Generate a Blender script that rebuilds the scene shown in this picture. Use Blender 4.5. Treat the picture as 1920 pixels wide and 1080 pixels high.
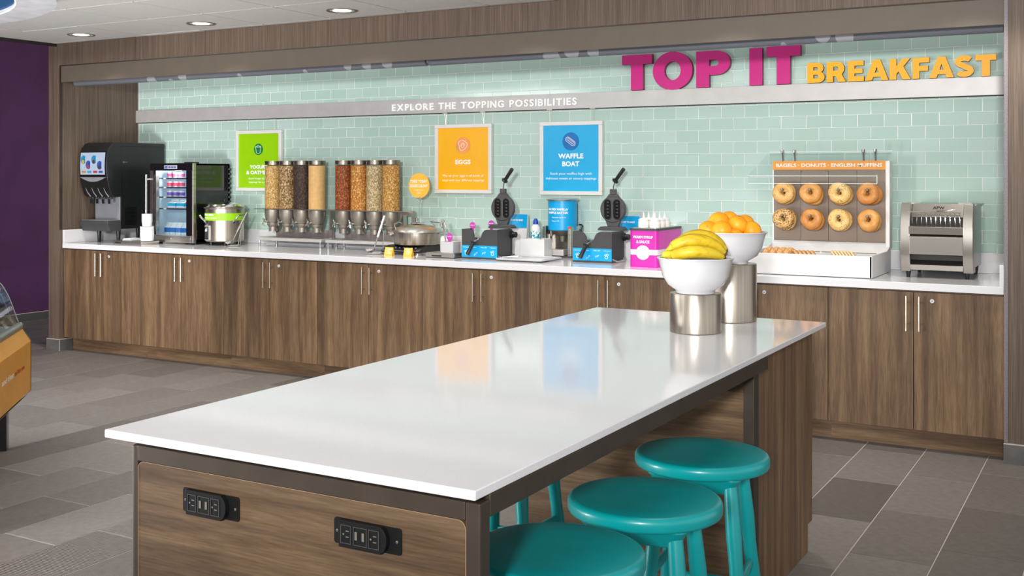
import bpy, math, random
from mathutils import Vector, Matrix, noise as mnoise
PI = math.pi
R = math.radians
random.seed(7)
S = bpy.context.scene
C = S.collection
for o in list(bpy.data.objects): bpy.data.objects.remove(o)

# ------------------------------------------------------------------ camera, world, exposure
YAW = R(30.36)
cam_d = bpy.data.cameras.new('camera'); cam = bpy.data.objects.new('camera', cam_d); C.objects.link(cam)
cam.location = (0, 0, 1.506); cam.rotation_euler = (R(90), 0, YAW)
cam_d.sensor_width = 36; cam_d.lens = 36 * 2095 / 1920
cam_d.shift_x = 60 / 1920; cam_d.shift_y = -214.3 / 1920
cam_d.clip_start = .05
S.camera = cam
S.view_settings.view_transform = 'Standard'; S.view_settings.look = 'None'
S.view_settings.gamma = 1; S.view_settings.use_curve_mapping = False
S.view_settings.exposure = .12
W = bpy.data.worlds.new('world'); S.world = W; W.use_nodes = True
W.node_tree.nodes['Background'].inputs[0].default_value = (1.0, .985, .965, 1)
W.node_tree.nodes['Background'].inputs[1].default_value = .8

def area(name, loc, size, power, target=None, col=(1, .97, .93), sy=None):
    d = bpy.data.lights.new(name, 'AREA'); d.size = size; d.energy = power; d.color = col
    if sy: d.shape = 'RECTANGLE'; d.size_y = sy
    o = bpy.data.objects.new(name, d); C.objects.link(o); o.location = loc
    if target:
        o.rotation_euler = (Vector(target) - Vector(loc)).to_track_quat('-Z', 'Y').to_euler()
    return o
d = bpy.data.lights.new('strobe', 'SPOT'); d.energy = 2400; d.spot_size = R(52); d.spot_blend = .8; d.shadow_soft_size = .28; d.color = (1, .98, .95)
o = bpy.data.objects.new('strobe', d); C.objects.link(o); o.location = (.6, -3.2, 2.42)
o.rotation_euler = (Vector((-4.1, 7.0, 2.7)) - o.location).to_track_quat('-Z', 'Y').to_euler()
area('left_floor_fill', (-6.2, 2.83, 2.44), 1.6, 75, None, (1, .97, .93))  # unseen area light added under the ring to brighten the left floor
area('ceiling_fill', (-5.5, 1.0, .35), 1.0, 260, (-5.4, 4.2, 2.6), (1, .98, .96))  # unseen upward light, added only to brighten the ceiling
for i, (x, y) in enumerate([(-3.6, 4.4), (-3.6, 2.2), (-1.6, 3.4), (-4.1, .8), (-1.4, .8)]):
    area('overhead_fill', (x, y, 2.58), 1.15, 7.5, None, (1, .97, .92), .55)  # added overhead lights without fixtures, for soft light from above

# ------------------------------------------------------------------ helpers
def lin(c):
    return tuple(((v / 255) / 12.92 if v / 255 <= .04045 else ((v / 255 + .055) / 1.055) ** 2.4) for v in c) + (1,)

class NT:
    def __init__(s, name):
        s.m = bpy.data.materials.new(name); s.m.use_nodes = True
        s.n = s.m.node_tree.nodes; s.l = s.m.node_tree.links
        s.p = s.n['Principled BSDF']; s.out = s.n['Material Output']
    def add(s, t, **kw):
        nd = s.n.new(t)
        for k, v in kw.items(): setattr(nd, k, v)
        return nd
    def link(s, a, b): s.l.new(a, b)
    def coords(s, scale=(1, 1, 1), rand=False, kind='Object'):
        tc = s.add('ShaderNodeTexCoord'); src = tc.outputs[kind]
        if rand:
            oi = s.add('ShaderNodeObjectInfo'); sc = s.add('ShaderNodeVectorMath', operation='SCALE')
            cx = s.add('ShaderNodeCombineXYZ'); s.link(oi.outputs['Random'], cx.inputs[0]); s.link(oi.outputs['Random'], cx.inputs[2]); s.link(oi.outputs['Random'], cx.inputs[1])
            s.link(cx.outputs[0], sc.inputs[0]); sc.inputs['Scale'].default_value = 41.3
            ad = s.add('ShaderNodeVectorMath', operation='ADD'); s.link(src, ad.inputs[0]); s.link(sc.outputs[0], ad.inputs[1]); src = ad.outputs[0]
        mp = s.add('ShaderNodeMapping'); mp.inputs['Scale'].default_value = scale; s.link(src, mp.inputs[0])
        return mp.outputs[0]
    def noise(s, vec, scale=1, detail=3, rough=.55, dist=0):
        nd = s.add('ShaderNodeTexNoise'); s.link(vec, nd.inputs['Vector'])
        nd.inputs['Scale'].default_value = scale; nd.inputs['Detail'].default_value = detail
        nd.inputs['Roughness'].default_value = rough; nd.inputs['Distortion'].default_value = dist
        return nd.outputs['Fac']
    def ramp(s, fac, stops, interp='LINEAR'):
        r = s.add('ShaderNodeValToRGB'); r.color_ramp.interpolation = interp
        e = r.color_ramp.elements
        while len(e) < len(stops): e.new(.5)
        for el, (p, c) in zip(e, stops): el.position = p; el.color = lin(c) if len(c) == 3 else c
        s.link(fac, r.inputs[0]); return r.outputs[0]
    def mix(s, a, b, fac, mode='MIX'):
        m = s.add('ShaderNodeMix', data_type='RGBA', blend_type=mode)
        for sock, v in ((m.inputs[6], a), (m.inputs[7], b)):
            if hasattr(v, 'default_value') or hasattr(v, 'is_linked'): s.link(v, sock)
            else: sock.default_value = v
        if isinstance(fac, (int, float)): m.inputs[0].default_value = fac
        else: s.link(fac, m.inputs[0])
        return m.outputs[2]
    def math(s, op, a, b=None):
        m = s.add('ShaderNodeMath', operation=op)
        for i, v in enumerate((a, b)):
            if v is None: continue
            if isinstance(v, (int, float)): m.inputs[i].default_value = v
            else: s.link(v, m.inputs[i])
        return m.outputs[0]
    def bump(s, h, strength=.2, dist=.002):
        b = s.add('ShaderNodeBump'); b.inputs['Strength'].default_value = strength; b.inputs['Distance'].default_value = dist
        s.link(h, b.inputs['Height']); s.link(b.outputs[0], s.p.inputs['Normal'])
    def base(s, c): s.link(c, s.p.inputs['Base Color'])
    def set(s, rough=.5, metal=0, spec=.5, coat=0):
        s.p.inputs['Roughness'].default_value = rough; s.p.inputs['Metallic'].default_value = metal
        s.p.inputs['Specular IOR Level'].default_value = spec; s.p.inputs['Coat Weight'].default_value = coat
        s.p.inputs['Coat Roughness'].default_value = .06
        return s

def sc3(c, k): return tuple(max(0, min(255, v * k)) for v in c)
_mc = {}
def mat(name, rgb, rough=.5, metal=0, spec=.5, var=.05, scale=9, bump=0, bscale=300, coat=0):
    """plain paint / plastic / metal: base colour with a faint procedural variation"""
    if name in _mc: return _mc[name]
    t = NT(name).set(rough, metal, spec, coat)
    f = t.noise(t.coords(), scale, 2)
    t.base(t.ramp(f, [(.3, sc3(rgb, 1 - var)), (.7, sc3(rgb, 1 + var))]))
    if bump: t.bump(t.noise(t.coords(), bscale, 2), bump, .001)
    _mc[name] = t.m; return t.m

def brushed(name, rgb, rough=.3, axis='z', var=.16, fine=260):
    t = NT(name).set(rough, 1.0)
    sc = {'z': (3, 3, fine), 'x': (fine, 3, 3), 'y': (3, fine, 3), 'v': (fine, fine, 2)}[axis]
    f = t.noise(t.coords(sc), 1, 3, .6)
    t.base(t.ramp(f, [(.25, sc3(rgb, 1 - var)), (.75, sc3(rgb, 1 + var))]))
    g = t.add('ShaderNodeMapRange'); t.link(f, g.inputs[0]); g.inputs[3].default_value = rough * .75; g.inputs[4].default_value = rough * 1.3
    t.link(g.outputs[0], t.p.inputs['Roughness'])
    return t.m

def wood(name, axis='z', dark=1.0):
    t = NT(name).set(.42, 0, .35)
    k = {'z': (1, 1, .055), 'x': (.055, 1, 1), 'y': (1, .055, 1)}[axis]
    v = t.coords(tuple(22 * q for q in k), True)
    f = t.noise(v, 1, 8, .68, .3)
    c1 = t.ramp(f, [(.2, sc3((82, 63, 47), dark)), (.42, sc3((115, 92, 70), dark)), (.56, sc3((138, 113, 87), dark)), (.76, sc3((162, 138, 110), dark))])
    v2 = t.coords(tuple(5.5 * q for q in k), True)
    f2 = t.noise(v2, 1, 2, .5, .2)
    c2 = t.ramp(f2, [(.3, (176, 172, 170)), (.7, (255, 250, 244))])
    v3 = t.coords(tuple(190 * q for q in (k[0], k[1], k[2])), True)
    f3 = t.noise(v3, 1, 3, .6)
    c3 = t.ramp(f3, [(.3, (196, 190, 186)), (.62, (255, 255, 255))])
    c = t.mix(c1, c2, .8, 'MULTIPLY'); c = t.mix(c, c3, .7, 'MULTIPLY')
    t.base(c); t.bump(f3, .12, .0006)
    return t.m

def striped(name, cols, axis='v'):
    """fine vertical linear-grain laminate"""
    t = NT(name).set(.5, 0, .35)
    v = t.coords((1, 1, .012))
    f = t.noise(v, 210, 3, .7)
    c = t.ramp(f, [(.3, cols[0]), (.5, cols[1]), (.68, cols[2])])
    f2 = t.noise(v, 30, 2, .5)
    c = t.mix(c, t.ramp(f2, [(.3, (205, 200, 196)), (.7, (255, 255, 255))]), .7, 'MULTIPLY')
    t.base(c); t.bump(f, .15, .0008); return t.m

def clear(name, tint=(255, 255, 255), refl=.10, rough=.03):
    t = NT(name); t.n.remove(t.p)
    tr = t.add('ShaderNodeBsdfTransparent'); tr.inputs[0].default_value = lin(tint)
    gl = t.add('ShaderNodeBsdfGlossy'); gl.inputs['Roughness'].default_value = rough
    lw = t.add('ShaderNodeLayerWeight'); lw.inputs[0].default_value = .22
    f = t.noise(t.coords(), 4, 1)
    fac = t.math('MINIMUM', t.math('ADD', t.math('MULTIPLY', lw.outputs['Fresnel'], .35), t.math('MULTIPLY', f, refl)), .45 if refl > .04 else .05)
    mx = t.add('ShaderNodeMixShader'); t.link(fac, mx.inputs[0]); t.link(tr.outputs[0], mx.inputs[1]); t.link(gl.outputs[0], mx.inputs[2])
    t.link(mx.outputs[0], t.out.inputs[0]); return t.m

def emit(name, rgb, strength):
    t = NT(name); t.p.inputs['Emission Strength'].default_value = strength
    f = t.noise(t.coords(), 12, 1)
    c = t.ramp(f, [(.3, sc3(rgb, .97)), (.7, rgb)])
    t.p.inputs['Base Color'].default_value = (.02, .02, .02, 1); t.p.inputs['Roughness'].default_value = .4; t.link(c, t.p.inputs['Emission Color']); return t.m

def speckle(name, cols, scale=95, rough=.7, dark=(70, 45, 25)):
    """packed flakes / grains: voronoi cells with a colour each and dark gaps"""
    t = NT(name).set(rough, 0, .3)
    vo = t.add('ShaderNodeTexVoronoi', distance='MANHATTAN'); t.link(t.coords((1.25, 1, .8)), vo.inputs['Vector']); vo.inputs['Scale'].default_value = scale
    sep = t.add('ShaderNodeSeparateColor'); t.link(vo.outputs['Color'], sep.inputs[0])
    c = t.ramp(sep.outputs[0], [(i / max(1, len(cols) - 1), q) for i, q in enumerate(cols)])
    g = t.ramp(vo.outputs['Distance'], [(.5, (255, 255, 255)), (.95, dark)])
    t.base(t.mix(c, g, .62, 'MULTIPLY')); inv = t.math('SUBTRACT', 1.0, vo.outputs['Distance'])
    t.bump(inv, .6, .004); return t.m

# ------------------------------------------------------------------ mesh builder
class MB:
    def __init__(s): s.v = []; s.f = []; s.mi = []; s.cur = 0
    def add(s, vs, fs):
        b = len(s.v); s.v += [tuple(q) for q in vs]
        for f in fs: s.f.append([b + i for i in f]); s.mi.append(s.cur)
        return s
    def box(s, x0, x1, y0, y1, z0, z1):
        return s.add([(x0, y0, z0), (x1, y0, z0), (x1, y1, z0), (x0, y1, z0), (x0, y0, z1), (x1, y0, z1), (x1, y1, z1), (x0, y1, z1)],
                     [(0, 3, 2, 1), (4, 5, 6, 7), (0, 1, 5, 4), (1, 2, 6, 5), (2, 3, 7, 6), (3, 0, 4, 7)])
    def prism(s, poly, axis, a, b):
        n = len(poly)
        def P(q, w):
            return {'x': (w, q[0], q[1]), 'y': (q[0], w, q[1]), 'z': (q[0], q[1], w)}[axis]
        ar = sum(poly[i][0] * poly[(i + 1) % n][1] - poly[(i + 1) % n][0] * poly[i][1] for i in range(n))
        flip = (ar < 0) != (axis == 'y')
        lo = list(range(n)); hi = list(range(n, 2 * n))
        fs = [lo[::-1], hi] + [(i, (i + 1) % n, n + (i + 1) % n, n + i) for i in range(n)]
        if flip: fs = [tuple(reversed(f)) for f in fs]
        return s.add([P(q, a) for q in poly] + [P(q, b) for q in poly], fs)
    def tube(s, pts, r, n=10, caps=True, closed=False):
        pts = [Vector(p) for p in pts]; m = len(pts)
        rs = r if isinstance(r, (list, tuple)) else [r] * m
        tan = []
        for i in range(m):
            a = pts[(i - 1) % m] if (closed or i > 0) else pts[i]; b = pts[(i + 1) % m] if (closed or i < m - 1) else pts[i]
            tan.append((b - a).normalized())
        up = Vector((0, 0, 1)) if abs(tan[0].z) < .9 else Vector((1, 0, 0))
        nx = tan[0].cross(up).normalized(); vs = []
        for i in range(m):
            nx = (nx - tan[i] * nx.dot(tan[i])).normalized(); ny = tan[i].cross(nx)
            for k in range(n):
                a = 2 * PI * k / n; vs.append(pts[i] + (nx * math.cos(a) + ny * math.sin(a)) * rs[i])
        fs = []
        for i in range(m if closed else m - 1):
            j = (i + 1) % m
            for k in range(n):
                l = (k + 1) % n; fs.append((i * n + k, i * n + l, j * n + l, j * n + k))
        if caps and not closed: fs += [tuple(range(n))[::-1], tuple(range((m - 1) * n, m * n))]
        return s.add(vs, fs)
    def cyl(s, p0, p1, r0, r1=None, n=24): return s.tube([p0, p1], [r0, r0 if r1 is None else r1], n)
    def lathe(s, prof, n=40, c=(0, 0, 0), axis='z', a0=0, a1=2 * PI):
        full = abs(a1 - a0 - 2 * PI) < 1e-6; vs = []; idx = []
        k_n = n if full else n + 1
        def P(r, h, a):
            x, y = r * math.cos(a), r * math.sin(a)
            p = {'z': (x, y, h), 'y': (x, h, -y), 'x': (h, x, y)}[axis]
            return (p[0] + c[0], p[1] + c[1], p[2] + c[2])
        for r, h in prof:
            if r < 1e-6: idx.append([len(vs)] * k_n); vs.append(P(0, h, 0))
            else:
                st = len(vs); idx.append(list(range(st, st + k_n)))
                vs += [P(r, h, a0 + (a1 - a0) * k / n) for k in range(k_n)]
        fs = []
        for i in range(len(prof) - 1):
            for k in range(n):
                l = (k + 1) % k_n; q = [idx[i][k], idx[i][l], idx[i + 1][l], idx[i + 1][k]]
                u = []
                for w in q:
                    if w not in u: u.append(w)
                if len(u) > 2: fs.append(u)
        return s.add(vs, fs)
    def sphere(s, c, r, n=20, m=12, sq=(1, 1, 1)):
        st = len(s.v)
        s.lathe([(r * math.sin(PI * i / m), -r * math.cos(PI * i / m)) for i in range(m + 1)], n)
        for i in range(st, len(s.v)): s.v[i] = (s.v[i][0] * sq[0] + c[0], s.v[i][1] * sq[1] + c[1], s.v[i][2] * sq[2] + c[2])
        return s
    def xf(s, M, start=0):
        for i in range(start, len(s.v)): s.v[i] = tuple(M @ Vector(s.v[i]))
        return s
    def mesh(s, name, mats, smooth=35):
        me = bpy.data.meshes.new(name); me.from_pydata(s.v, [], s.f)
        mats = mats if isinstance(mats, (list, tuple)) else [mats]
        for m in mats: me.materials.append(m)
        if len(mats) > 1: me.polygons.foreach_set('material_index', s.mi)
        if smooth:
            me.polygons.foreach_set('use_smooth', [True] * len(me.polygons))
            me.set_sharp_from_angle(angle=R(smooth))
        me.update(); return me
    def build(s, name, mats, parent=None, loc=(0, 0, 0), smooth=35, bevel=0, seg=2, label=None):
        return link(name, s.mesh(name, mats, smooth), parent, loc, bevel, seg, label)

def link(name, me, parent=None, loc=(0, 0, 0), bevel=0, seg=2, label=None):
    o = bpy.data.objects.new(name, me); C.objects.link(o); o.location = loc
    if parent: o.parent = parent
    if bevel:
        b = o.modifiers.new('bevel', 'BEVEL'); b.width = bevel; b.segments = seg; b.limit_method = 'ANGLE'; b.angle_limit = R(40)
        b.harden_normals = True
    if label: o['label'] = label
    return o
def tag(o, label, cat, group=None):
    o['label'] = label; o['category'] = cat
    if group: o['group'] = group
    return o
def thing(name, label, cat, loc=(0, 0, 0), rz=0, group=None):
    o = bpy.data.objects.new(name, None); o.empty_display_size = .05; C.objects.link(o)
    o.location = loc; o.rotation_euler = (0, 0, rz)
    return tag(o, label, cat, group)
def structure(o): o['kind'] = 'structure'; return o
def dup(root, loc, label, rz=None, name=None):
    r = root.copy(); C.objects.link(r); r.location = loc; r['label'] = label
    if rz is not None: r.rotation_euler = (0, 0, rz)
    for ch in list(root.children):
        c = ch.copy(); C.objects.link(c); c.parent = r
        for g in list(ch.children):
            d = g.copy(); C.objects.link(d); d.parent = c
    return r

# text -> mesh in the XZ plane facing -Y, centred on x, baseline z=0, scaled to (w, cap height h)
_tc = {}
def text_mb(s, w=None, h=.05, depth=.0006, fat=.02, left=False, wide=None):
    key = (s, fat)
    if key not in _tc:
        cu = bpy.data.curves.new('text', 'FONT'); cu.body = s; cu.size = 1; cu.offset = fat; cu.resolution_u = 3
        o = bpy.data.objects.new('text', cu); C.objects.link(o)
        dg = bpy.context.evaluated_depsgraph_get(); dg.update()
        me = bpy.data.meshes.new_from_object(o.evaluated_get(dg))
        vs = [tuple(v.co) for v in me.vertices]; fs = [tuple(p.vertices) for p in me.polygons]
        ed = {}
        for f in fs:
            for i in range(len(f)):
                a, b = f[i], f[(i + 1) % len(f)]
                if (b, a) in ed: del ed[(b, a)]
                else: ed[(a, b)] = 1
        bpy.data.objects.remove(o); bpy.data.curves.remove(cu); bpy.data.meshes.remove(me)
        _tc[key] = (vs, fs, list(ed))
    vs, fs, ed = _tc[key]
    xs = [v[0] for v in vs]; x0, x1 = min(xs), max(xs)
    up = [c for c in s if c.isalnum()]
    capz = .729 + 2 * fat
    k = h / capz; kx = k if w is None else w / (x1 - x0)
    ox = x0 if left else (x0 + x1) / 2
    mb = MB(); n = len(vs)
    P = lambda v, y: ((v[0] - ox) * kx, y, (v[1] + fat) * k)
    mb.add([P(v, -depth) for v in vs] + [P(v, 0) for v in vs], list(fs) + [(b, a, a + n, b + n) for a, b in ed])
    mb.w = (x1 - x0) * kx
    return mb
def shift(mb, dx=0, dy=0, dz=0):
    mb.v = [(v[0] + dx, v[1] + dy, v[2] + dz) for v in mb.v]; return mb
def join(*ms):
    out = MB()
    for m in ms: out.add(m.v, m.f)
    return out

def curve_mb(loops, depth):
    """filled outline (even-odd, holes allowed) in XZ, front at y=-depth"""
    cu = bpy.data.curves.new('glyph', 'CURVE'); cu.dimensions = '2D'; cu.fill_mode = 'BOTH'; cu.extrude = depth / 2
    for lp in loops:
        sp = cu.splines.new('POLY'); sp.points.add(len(lp) - 1); sp.use_cyclic_u = True
        for q, pt in zip(lp, sp.points): pt.co = (q[0], q[1], 0, 1)
    o = bpy.data.objects.new('glyph', cu); C.objects.link(o)
    dg = bpy.context.evaluated_depsgraph_get(); dg.update()
    me = bpy.data.meshes.new_from_object(o.evaluated_get(dg))
    mb = MB(); mb.add([(v.co.x, -depth / 2 - v.co.z, v.co.y) for v in me.vertices], [tuple(p.vertices) for p in me.polygons])
    bpy.data.objects.remove(o); bpy.data.curves.remove(cu); bpy.data.meshes.remove(me)
    return mb
def arc(cx, cy, rx, ry, a0, a1, n=14):
    return [(cx + rx * math.cos(R(a0 + (a1 - a0) * i / n)), cy + ry * math.sin(R(a0 + (a1 - a0) * i / n))) for i in range(n + 1)]
def rrect(x0, x1, y0, y1, r, n=4):
    return arc(x1 - r, y1 - r, r, r, 0, 90, n) + arc(x0 + r, y1 - r, r, r, 90, 180, n) + arc(x0 + r, y0 + r, r, r, 180, 270, n) + arc(x1 - r, y0 + r, r, r, 270, 360, n)
def stroke(line, w):
    L, Rr = [], []
    for i, p in enumerate(line):
        a = line[max(0, i - 1)]; b = line[min(len(line) - 1, i + 1)]
        d = math.hypot(b[0] - a[0], b[1] - a[1]); nx, ny = -(b[1] - a[1]) / d, (b[0] - a[0]) / d
        L.append((p[0] + nx * w / 2, p[1] + ny * w / 2)); Rr.append((p[0] - nx * w / 2, p[1] - ny * w / 2))
    return L + Rr[::-1]
def outline_box(mb, x0, x1, z0, z1, t, y0, y1):
    mb.box(x0, x1, y0, y1, z1 - t, z1).box(x0, x1, y0, y1, z0, z0 + t).box(x0, x0 + t, y0, y1, z0 + t, z1 - t).box(x1 - t, x1, y0, y1, z0 + t, z1 - t)
    return mb

# ------------------------------------------------------------------ materials
M = {}
M['wood'] = wood('walnut_laminate', 'z'); M['wood_h'] = wood('walnut_laminate_horizontal', 'x')
M['wood_shaded'] = wood('walnut_laminate_shaded', 'x', .8)  # same walnut darkened, painting in the shade on the island's near end
M['stripe'] = striped('linear_grain_laminate', [(82, 70, 61), (105, 90, 79), (124, 108, 96)])
M['hood'] = mat('shutter_paint', (96, 87, 77), .55, var=.02)
M['quartz'] = mat('white_quartz', (221, 221, 225), .07, 0, .42, .012, 160)
M['white'] = mat('white_plastic', (218, 218, 220), .35, var=.015)
M['foam'] = mat('foam_cup', (236, 236, 236), .6, var=.02)
M['porcelain'] = mat('porcelain', (198, 199, 202), .12, coat=.3, var=.01)
M['purple'] = mat('purple_paint', (74, 33, 79), .7, var=.08, scale=3, bump=.15)
M['slate'] = mat('slate_base', (92, 90, 88), .5, var=.08, scale=14)
M['ceil'] = mat('ceiling_board', (205, 204, 202), .9, var=.02, scale=60, bump=.1, bscale=500)
M['ceil_grid'] = mat('ceiling_grid', (196, 196, 195), .6)
M['steel'] = brushed('brushed_steel', (186, 181, 173), .3, 'z')
M['steel_v'] = brushed('brushed_steel_column', (178, 170, 158), .32, 'v', .10, 90)
M['steel_x'] = brushed('brushed_steel_sheet', (190, 186, 180), .33, 'x', .1)
M['alu'] = mat('satin_aluminium', (198, 196, 195), .4, .35, var=.02)
M['chrome'] = mat('chrome', (215, 214, 212), .12, 1, var=.02)
M['nickel'] = mat('satin_nickel', (205, 195, 178), .28, 1, var=.03)
M['cast'] = mat('cast_aluminium', (152, 146, 136), .42, .8, var=.06)
M['black'] = mat('black_plastic', (24, 25, 27), .38, var=.08)
M['blackgloss'] = mat('black_gloss', (14, 14, 15), .12, coat=.4, var=.05)
M['charcoal'] = mat('charcoal_powdercoat', (62, 62, 64), .55, var=.05, bump=.2, bscale=700)
M['mattblack'] = mat('matt_black', (9, 9, 10), .6, 0, .25, var=.02)
M['iron'] = mat('dark_iron', (82, 82, 84), .5, .35, var=.06, bump=.15)
M['frame'] = mat('bronze_steel_frame', (62, 53, 45), .45, .3, var=.07)
M['teal'] = mat('teal_paint', (0, 150, 154), .33, var=.03, coat=.15)
M['magenta'] = mat('magenta_acrylic', (200, 22, 128), .4, var=.02)
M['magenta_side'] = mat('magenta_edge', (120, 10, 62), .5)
M['yellow'] = mat('yellow_acrylic', (255, 178, 10), .4, var=.01)
M['signyellow'] = mat('sign_print_yellow', (255, 184, 6), .3, var=.01, coat=.2)
M['signblue'] = mat('sign_print_blue', (0, 174, 232), .3, var=.01, coat=.2)
M['signgreen'] = mat('sign_print_green', (148, 206, 0), .3, var=.01, coat=.2)
M['blue'] = mat('blue_vinyl', (0, 162, 224), .35, var=.02)
M['deepblue'] = mat('blue_icon', (2, 112, 190), .4)
M['green'] = mat('green_icon', (0, 122, 62), .4)
M['peach'] = mat('peach_icon', (244, 160, 92), .4)
M['lime'] = mat('lime_band', (146, 208, 20), .4, var=.02)
M['cmagenta'] = mat('magenta_crock', (206, 32, 170), .35, var=.02)
M['print'] = mat('white_print', (250, 250, 250), .5, var=.005)
M['amber'] = mat('amber_card', (248, 186, 62), .5, var=.02)
M['clear'] = clear('clear_acrylic', (250, 252, 252), .03, .06)
M['glass'] = clear('door_glass', (238, 244, 246), .05)
M['grout'] = mat('wall_grout', (240, 242, 238), .8, var=.02)
M['fgrout'] = mat('floor_grout', (204, 198, 192), .85, var=.03)

def tile_glass():
    t = NT('mint_glass_tile').set(.1, 0, .5, .35)
    oi = t.add('ShaderNodeObjectInfo'); g = t.add('ShaderNodeNewGeometry')
    r = t.math('FRACT', t.math('ADD', oi.outputs['Random'], t.math('MULTIPLY', g.outputs['Random Per Island'], 1)))
    c = t.ramp(r, [(0, (175, 203, 193)), (.5, (180, 207, 198)), (1, (185, 210, 204))])
    t.base(c); t.bump(t.noise(t.coords(), 9, 2), .08, .004); return t.m
M['tile'] = tile_glass()
def floor_tile(name, ridge=None):
    t = NT(name).set(.5, 0, .4)
    oi = t.add('ShaderNodeObjectInfo'); g = t.add('ShaderNodeNewGeometry')
    r = t.math('FRACT', t.math('ADD', oi.outputs['Random'], g.outputs['Random Per Island']))
    c = t.ramp(r, [(0, (112, 107, 104)), (.5, (128, 123, 120)), (1, (142, 137, 134))])
    n = t.noise(t.coords((1, 1, 1)), 26, 4, .65)
    c = t.mix(c, t.ramp(n, [(.3, (215, 212, 210)), (.7, (255, 255, 255))]), .75, 'MULTIPLY')
    if ridge:
        w = t.add('ShaderNodeTexWave', bands_direction=ridge); t.link(t.coords(), w.inputs['Vector'])
        w.inputs['Scale'].default_value = 27
        c = t.mix(c, t.ramp(w.outputs['Fac'], [(.2, (176, 172, 168)), (.7, (255, 255, 255))]), .6, 'MULTIPLY')
        t.bump(w.outputs['Fac'], .5, .003)
    else: t.bump(n, .12, .001)
    t.base(c); return t.m
M['ft'] = floor_tile('floor_porcelain'); M['ftx'] = floor_tile('floor_porcelain_ribbed', 'X'); M['fty'] = floor_tile('floor_porcelain_fine_ribbed', 'Y')

# ================================================================== SETTING
# ---- floor with porcelain planks
fl = structure(MB().box(-13, 3, -2, 11, -.08, -.0018).build('floor', M['fgrout'], smooth=0))
def fwd_depth(x, y): return -math.sin(YAW) * x + math.cos(YAW) * y
def in_view(x, y, z=0):
    d = fwd_depth(x, y)
    if d < .6: return None
    u = 900 + 2095 * (math.cos(YAW) * x + math.sin(YAW) * y) / d; v = 325.7 - 2095 * (z - 1.506) / d
    return u, v, d
PX, PY = .3105, .6605
def floor_mesh(m):
    mb = MB(); a, b, e = PX / 2 - .0022, PY / 2 - .0022, .0015
    mb.add([(-a, -b, -.007), (a, -b, -.007), (a, b, -.007), (-a, b, -.007), (-a, -b, -e), (a, -b, -e), (a, b, -e), (-a, b, -e),
            (-a + e, -b + e, 0), (a - e, -b + e, 0), (a - e, b - e, 0), (-a + e, b - e, 0)],
           [(0, 1, 5, 4), (1, 2, 6, 5), (2, 3, 7, 6), (3, 0, 4, 7), (4, 5, 9, 8), (5, 6, 10, 9), (6, 7, 11, 10), (7, 4, 8, 11), (8, 9, 10, 11)])
    return mb
fm = [floor_mesh(0).mesh('floor_tile', M[k], 0) for k in ('ft', 'ftx', 'fty')]
cand = []; rest = MB(); rnd = random.Random(3)
for i in range(-36, 10):
    xc = -.671 - PX / 2 + PX * i
    for j in range(-12, 9):
        yc = 4.577 + PY / 2 + PY * j + (PY / 3) * (i % 3) - (PY if i % 3 == 2 else 0)
        if not (-1.7 < yc < 10.6): continue
        q = in_view(xc, yc); kind = rnd.choice([0, 0, 0, 0, 0, 0, 1, 2])
        hidden = (-2.0 < xc < -1.1 and 3.9 < yc < 4.6) or yc > 6.75 and xc > -8
        if q and -90 < q[0] < 2000 and 560 < q[1] < 1180 and not hidden: cand.append((q[2], xc, yc, kind))
        else: cand.append((99 + rnd.random(), xc, yc, kind))
cand.sort()
for n, (d, x, y, k) in enumerate(cand):
    if n < 295 and d < 90: link('floor_tile', fm[k], fl, (x, y, 0))
    else:
        t = floor_mesh(0); rest.add([(v[0] + x, v[1] + y, v[2]) for v in t.v], t.f)
ro = rest.build('floor_tile_field', M['ft'], fl, smooth=0); ro['kind'] = 'stuff'

# ---- back wall with mint glass subway tiles
YB = 7.272
wb = structure(MB().box(-8.0, -.5, YB - .0012, YB + .12, 0, 2.75).build('wall_back', M['grout'], smooth=0))
TW, TH = .1603, .0790
def tile_mb(w, h):
    e = .0016; y0, y1 = .004, -.003
    a, b = w / 2, h / 2; m = MB()
    m.add([(-a, y0, -b), (a, y0, -b), (a, y0, b), (-a, y0, b), (-a, y1 + e, -b), (a, y1 + e, -b), (a, y1 + e, b), (-a, y1 + e, b),
           (-a + e, y1, -b + e), (a - e, y1, -b + e), (a - e, y1, b - e), (-a + e, y1, b - e)],
          [(0, 1, 5, 4), (1, 2, 6, 5), (2, 3, 7, 6), (3, 0, 4, 7), (4, 5, 9, 8), (5, 6, 10, 9), (6, 7, 11, 10), (7, 4, 8, 11), (8, 9, 10, 11)])
    return m
full = tile_mb(TW - .0029, TH - .0027).mesh('tile', M['tile'], 0)
tl = []
for k in range(0, 17):
    z0 = 1.0095 + TH * k; z1 = z0 + TH; z0c = max(z0, 1.032)
    for i in range(-1, 47):
        x1 = -.7833 - TW * (i - 1) + (TW / 2 if k % 2 == 0 else 0); x0 = x1 - TW
        x0c, x1c = max(x0, -7.885), min(x1, -.587)
        if x1c - x0c < .012: continue
        tl.append((-x1, k, x0c, x1c, z0c, z1))
tl.sort(); field = MB(); nt = 0
for _, k, x0, x1, z0, z1 in tl:
    whole = abs(x1 - x0 - TW) < 1e-4 and abs(z1 - z0 - TH) < 1e-4
    hid = (z0 > 1.965 and z1 < 2.09) or z0 > 2.29
    if nt < 298 and not hid:
        nt += 1; c = ((x0 + x1) / 2, YB, (z0 + z1) / 2)
        if whole: link('tile', full, wb, c)
        else: link('tile', tile_mb(x1 - x0 - .0029, z1 - z0 - .0027).mesh('tile', M['tile'], 0), wb, c)
    else:
        t = tile_mb(x1 - x0 - .0029, z1 - z0 - .0027)
        field.add([(v[0] + (x0 + x1) / 2, v[1] + YB, v[2] + (z0 + z1) / 2) for v in t.v], t.f)
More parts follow.
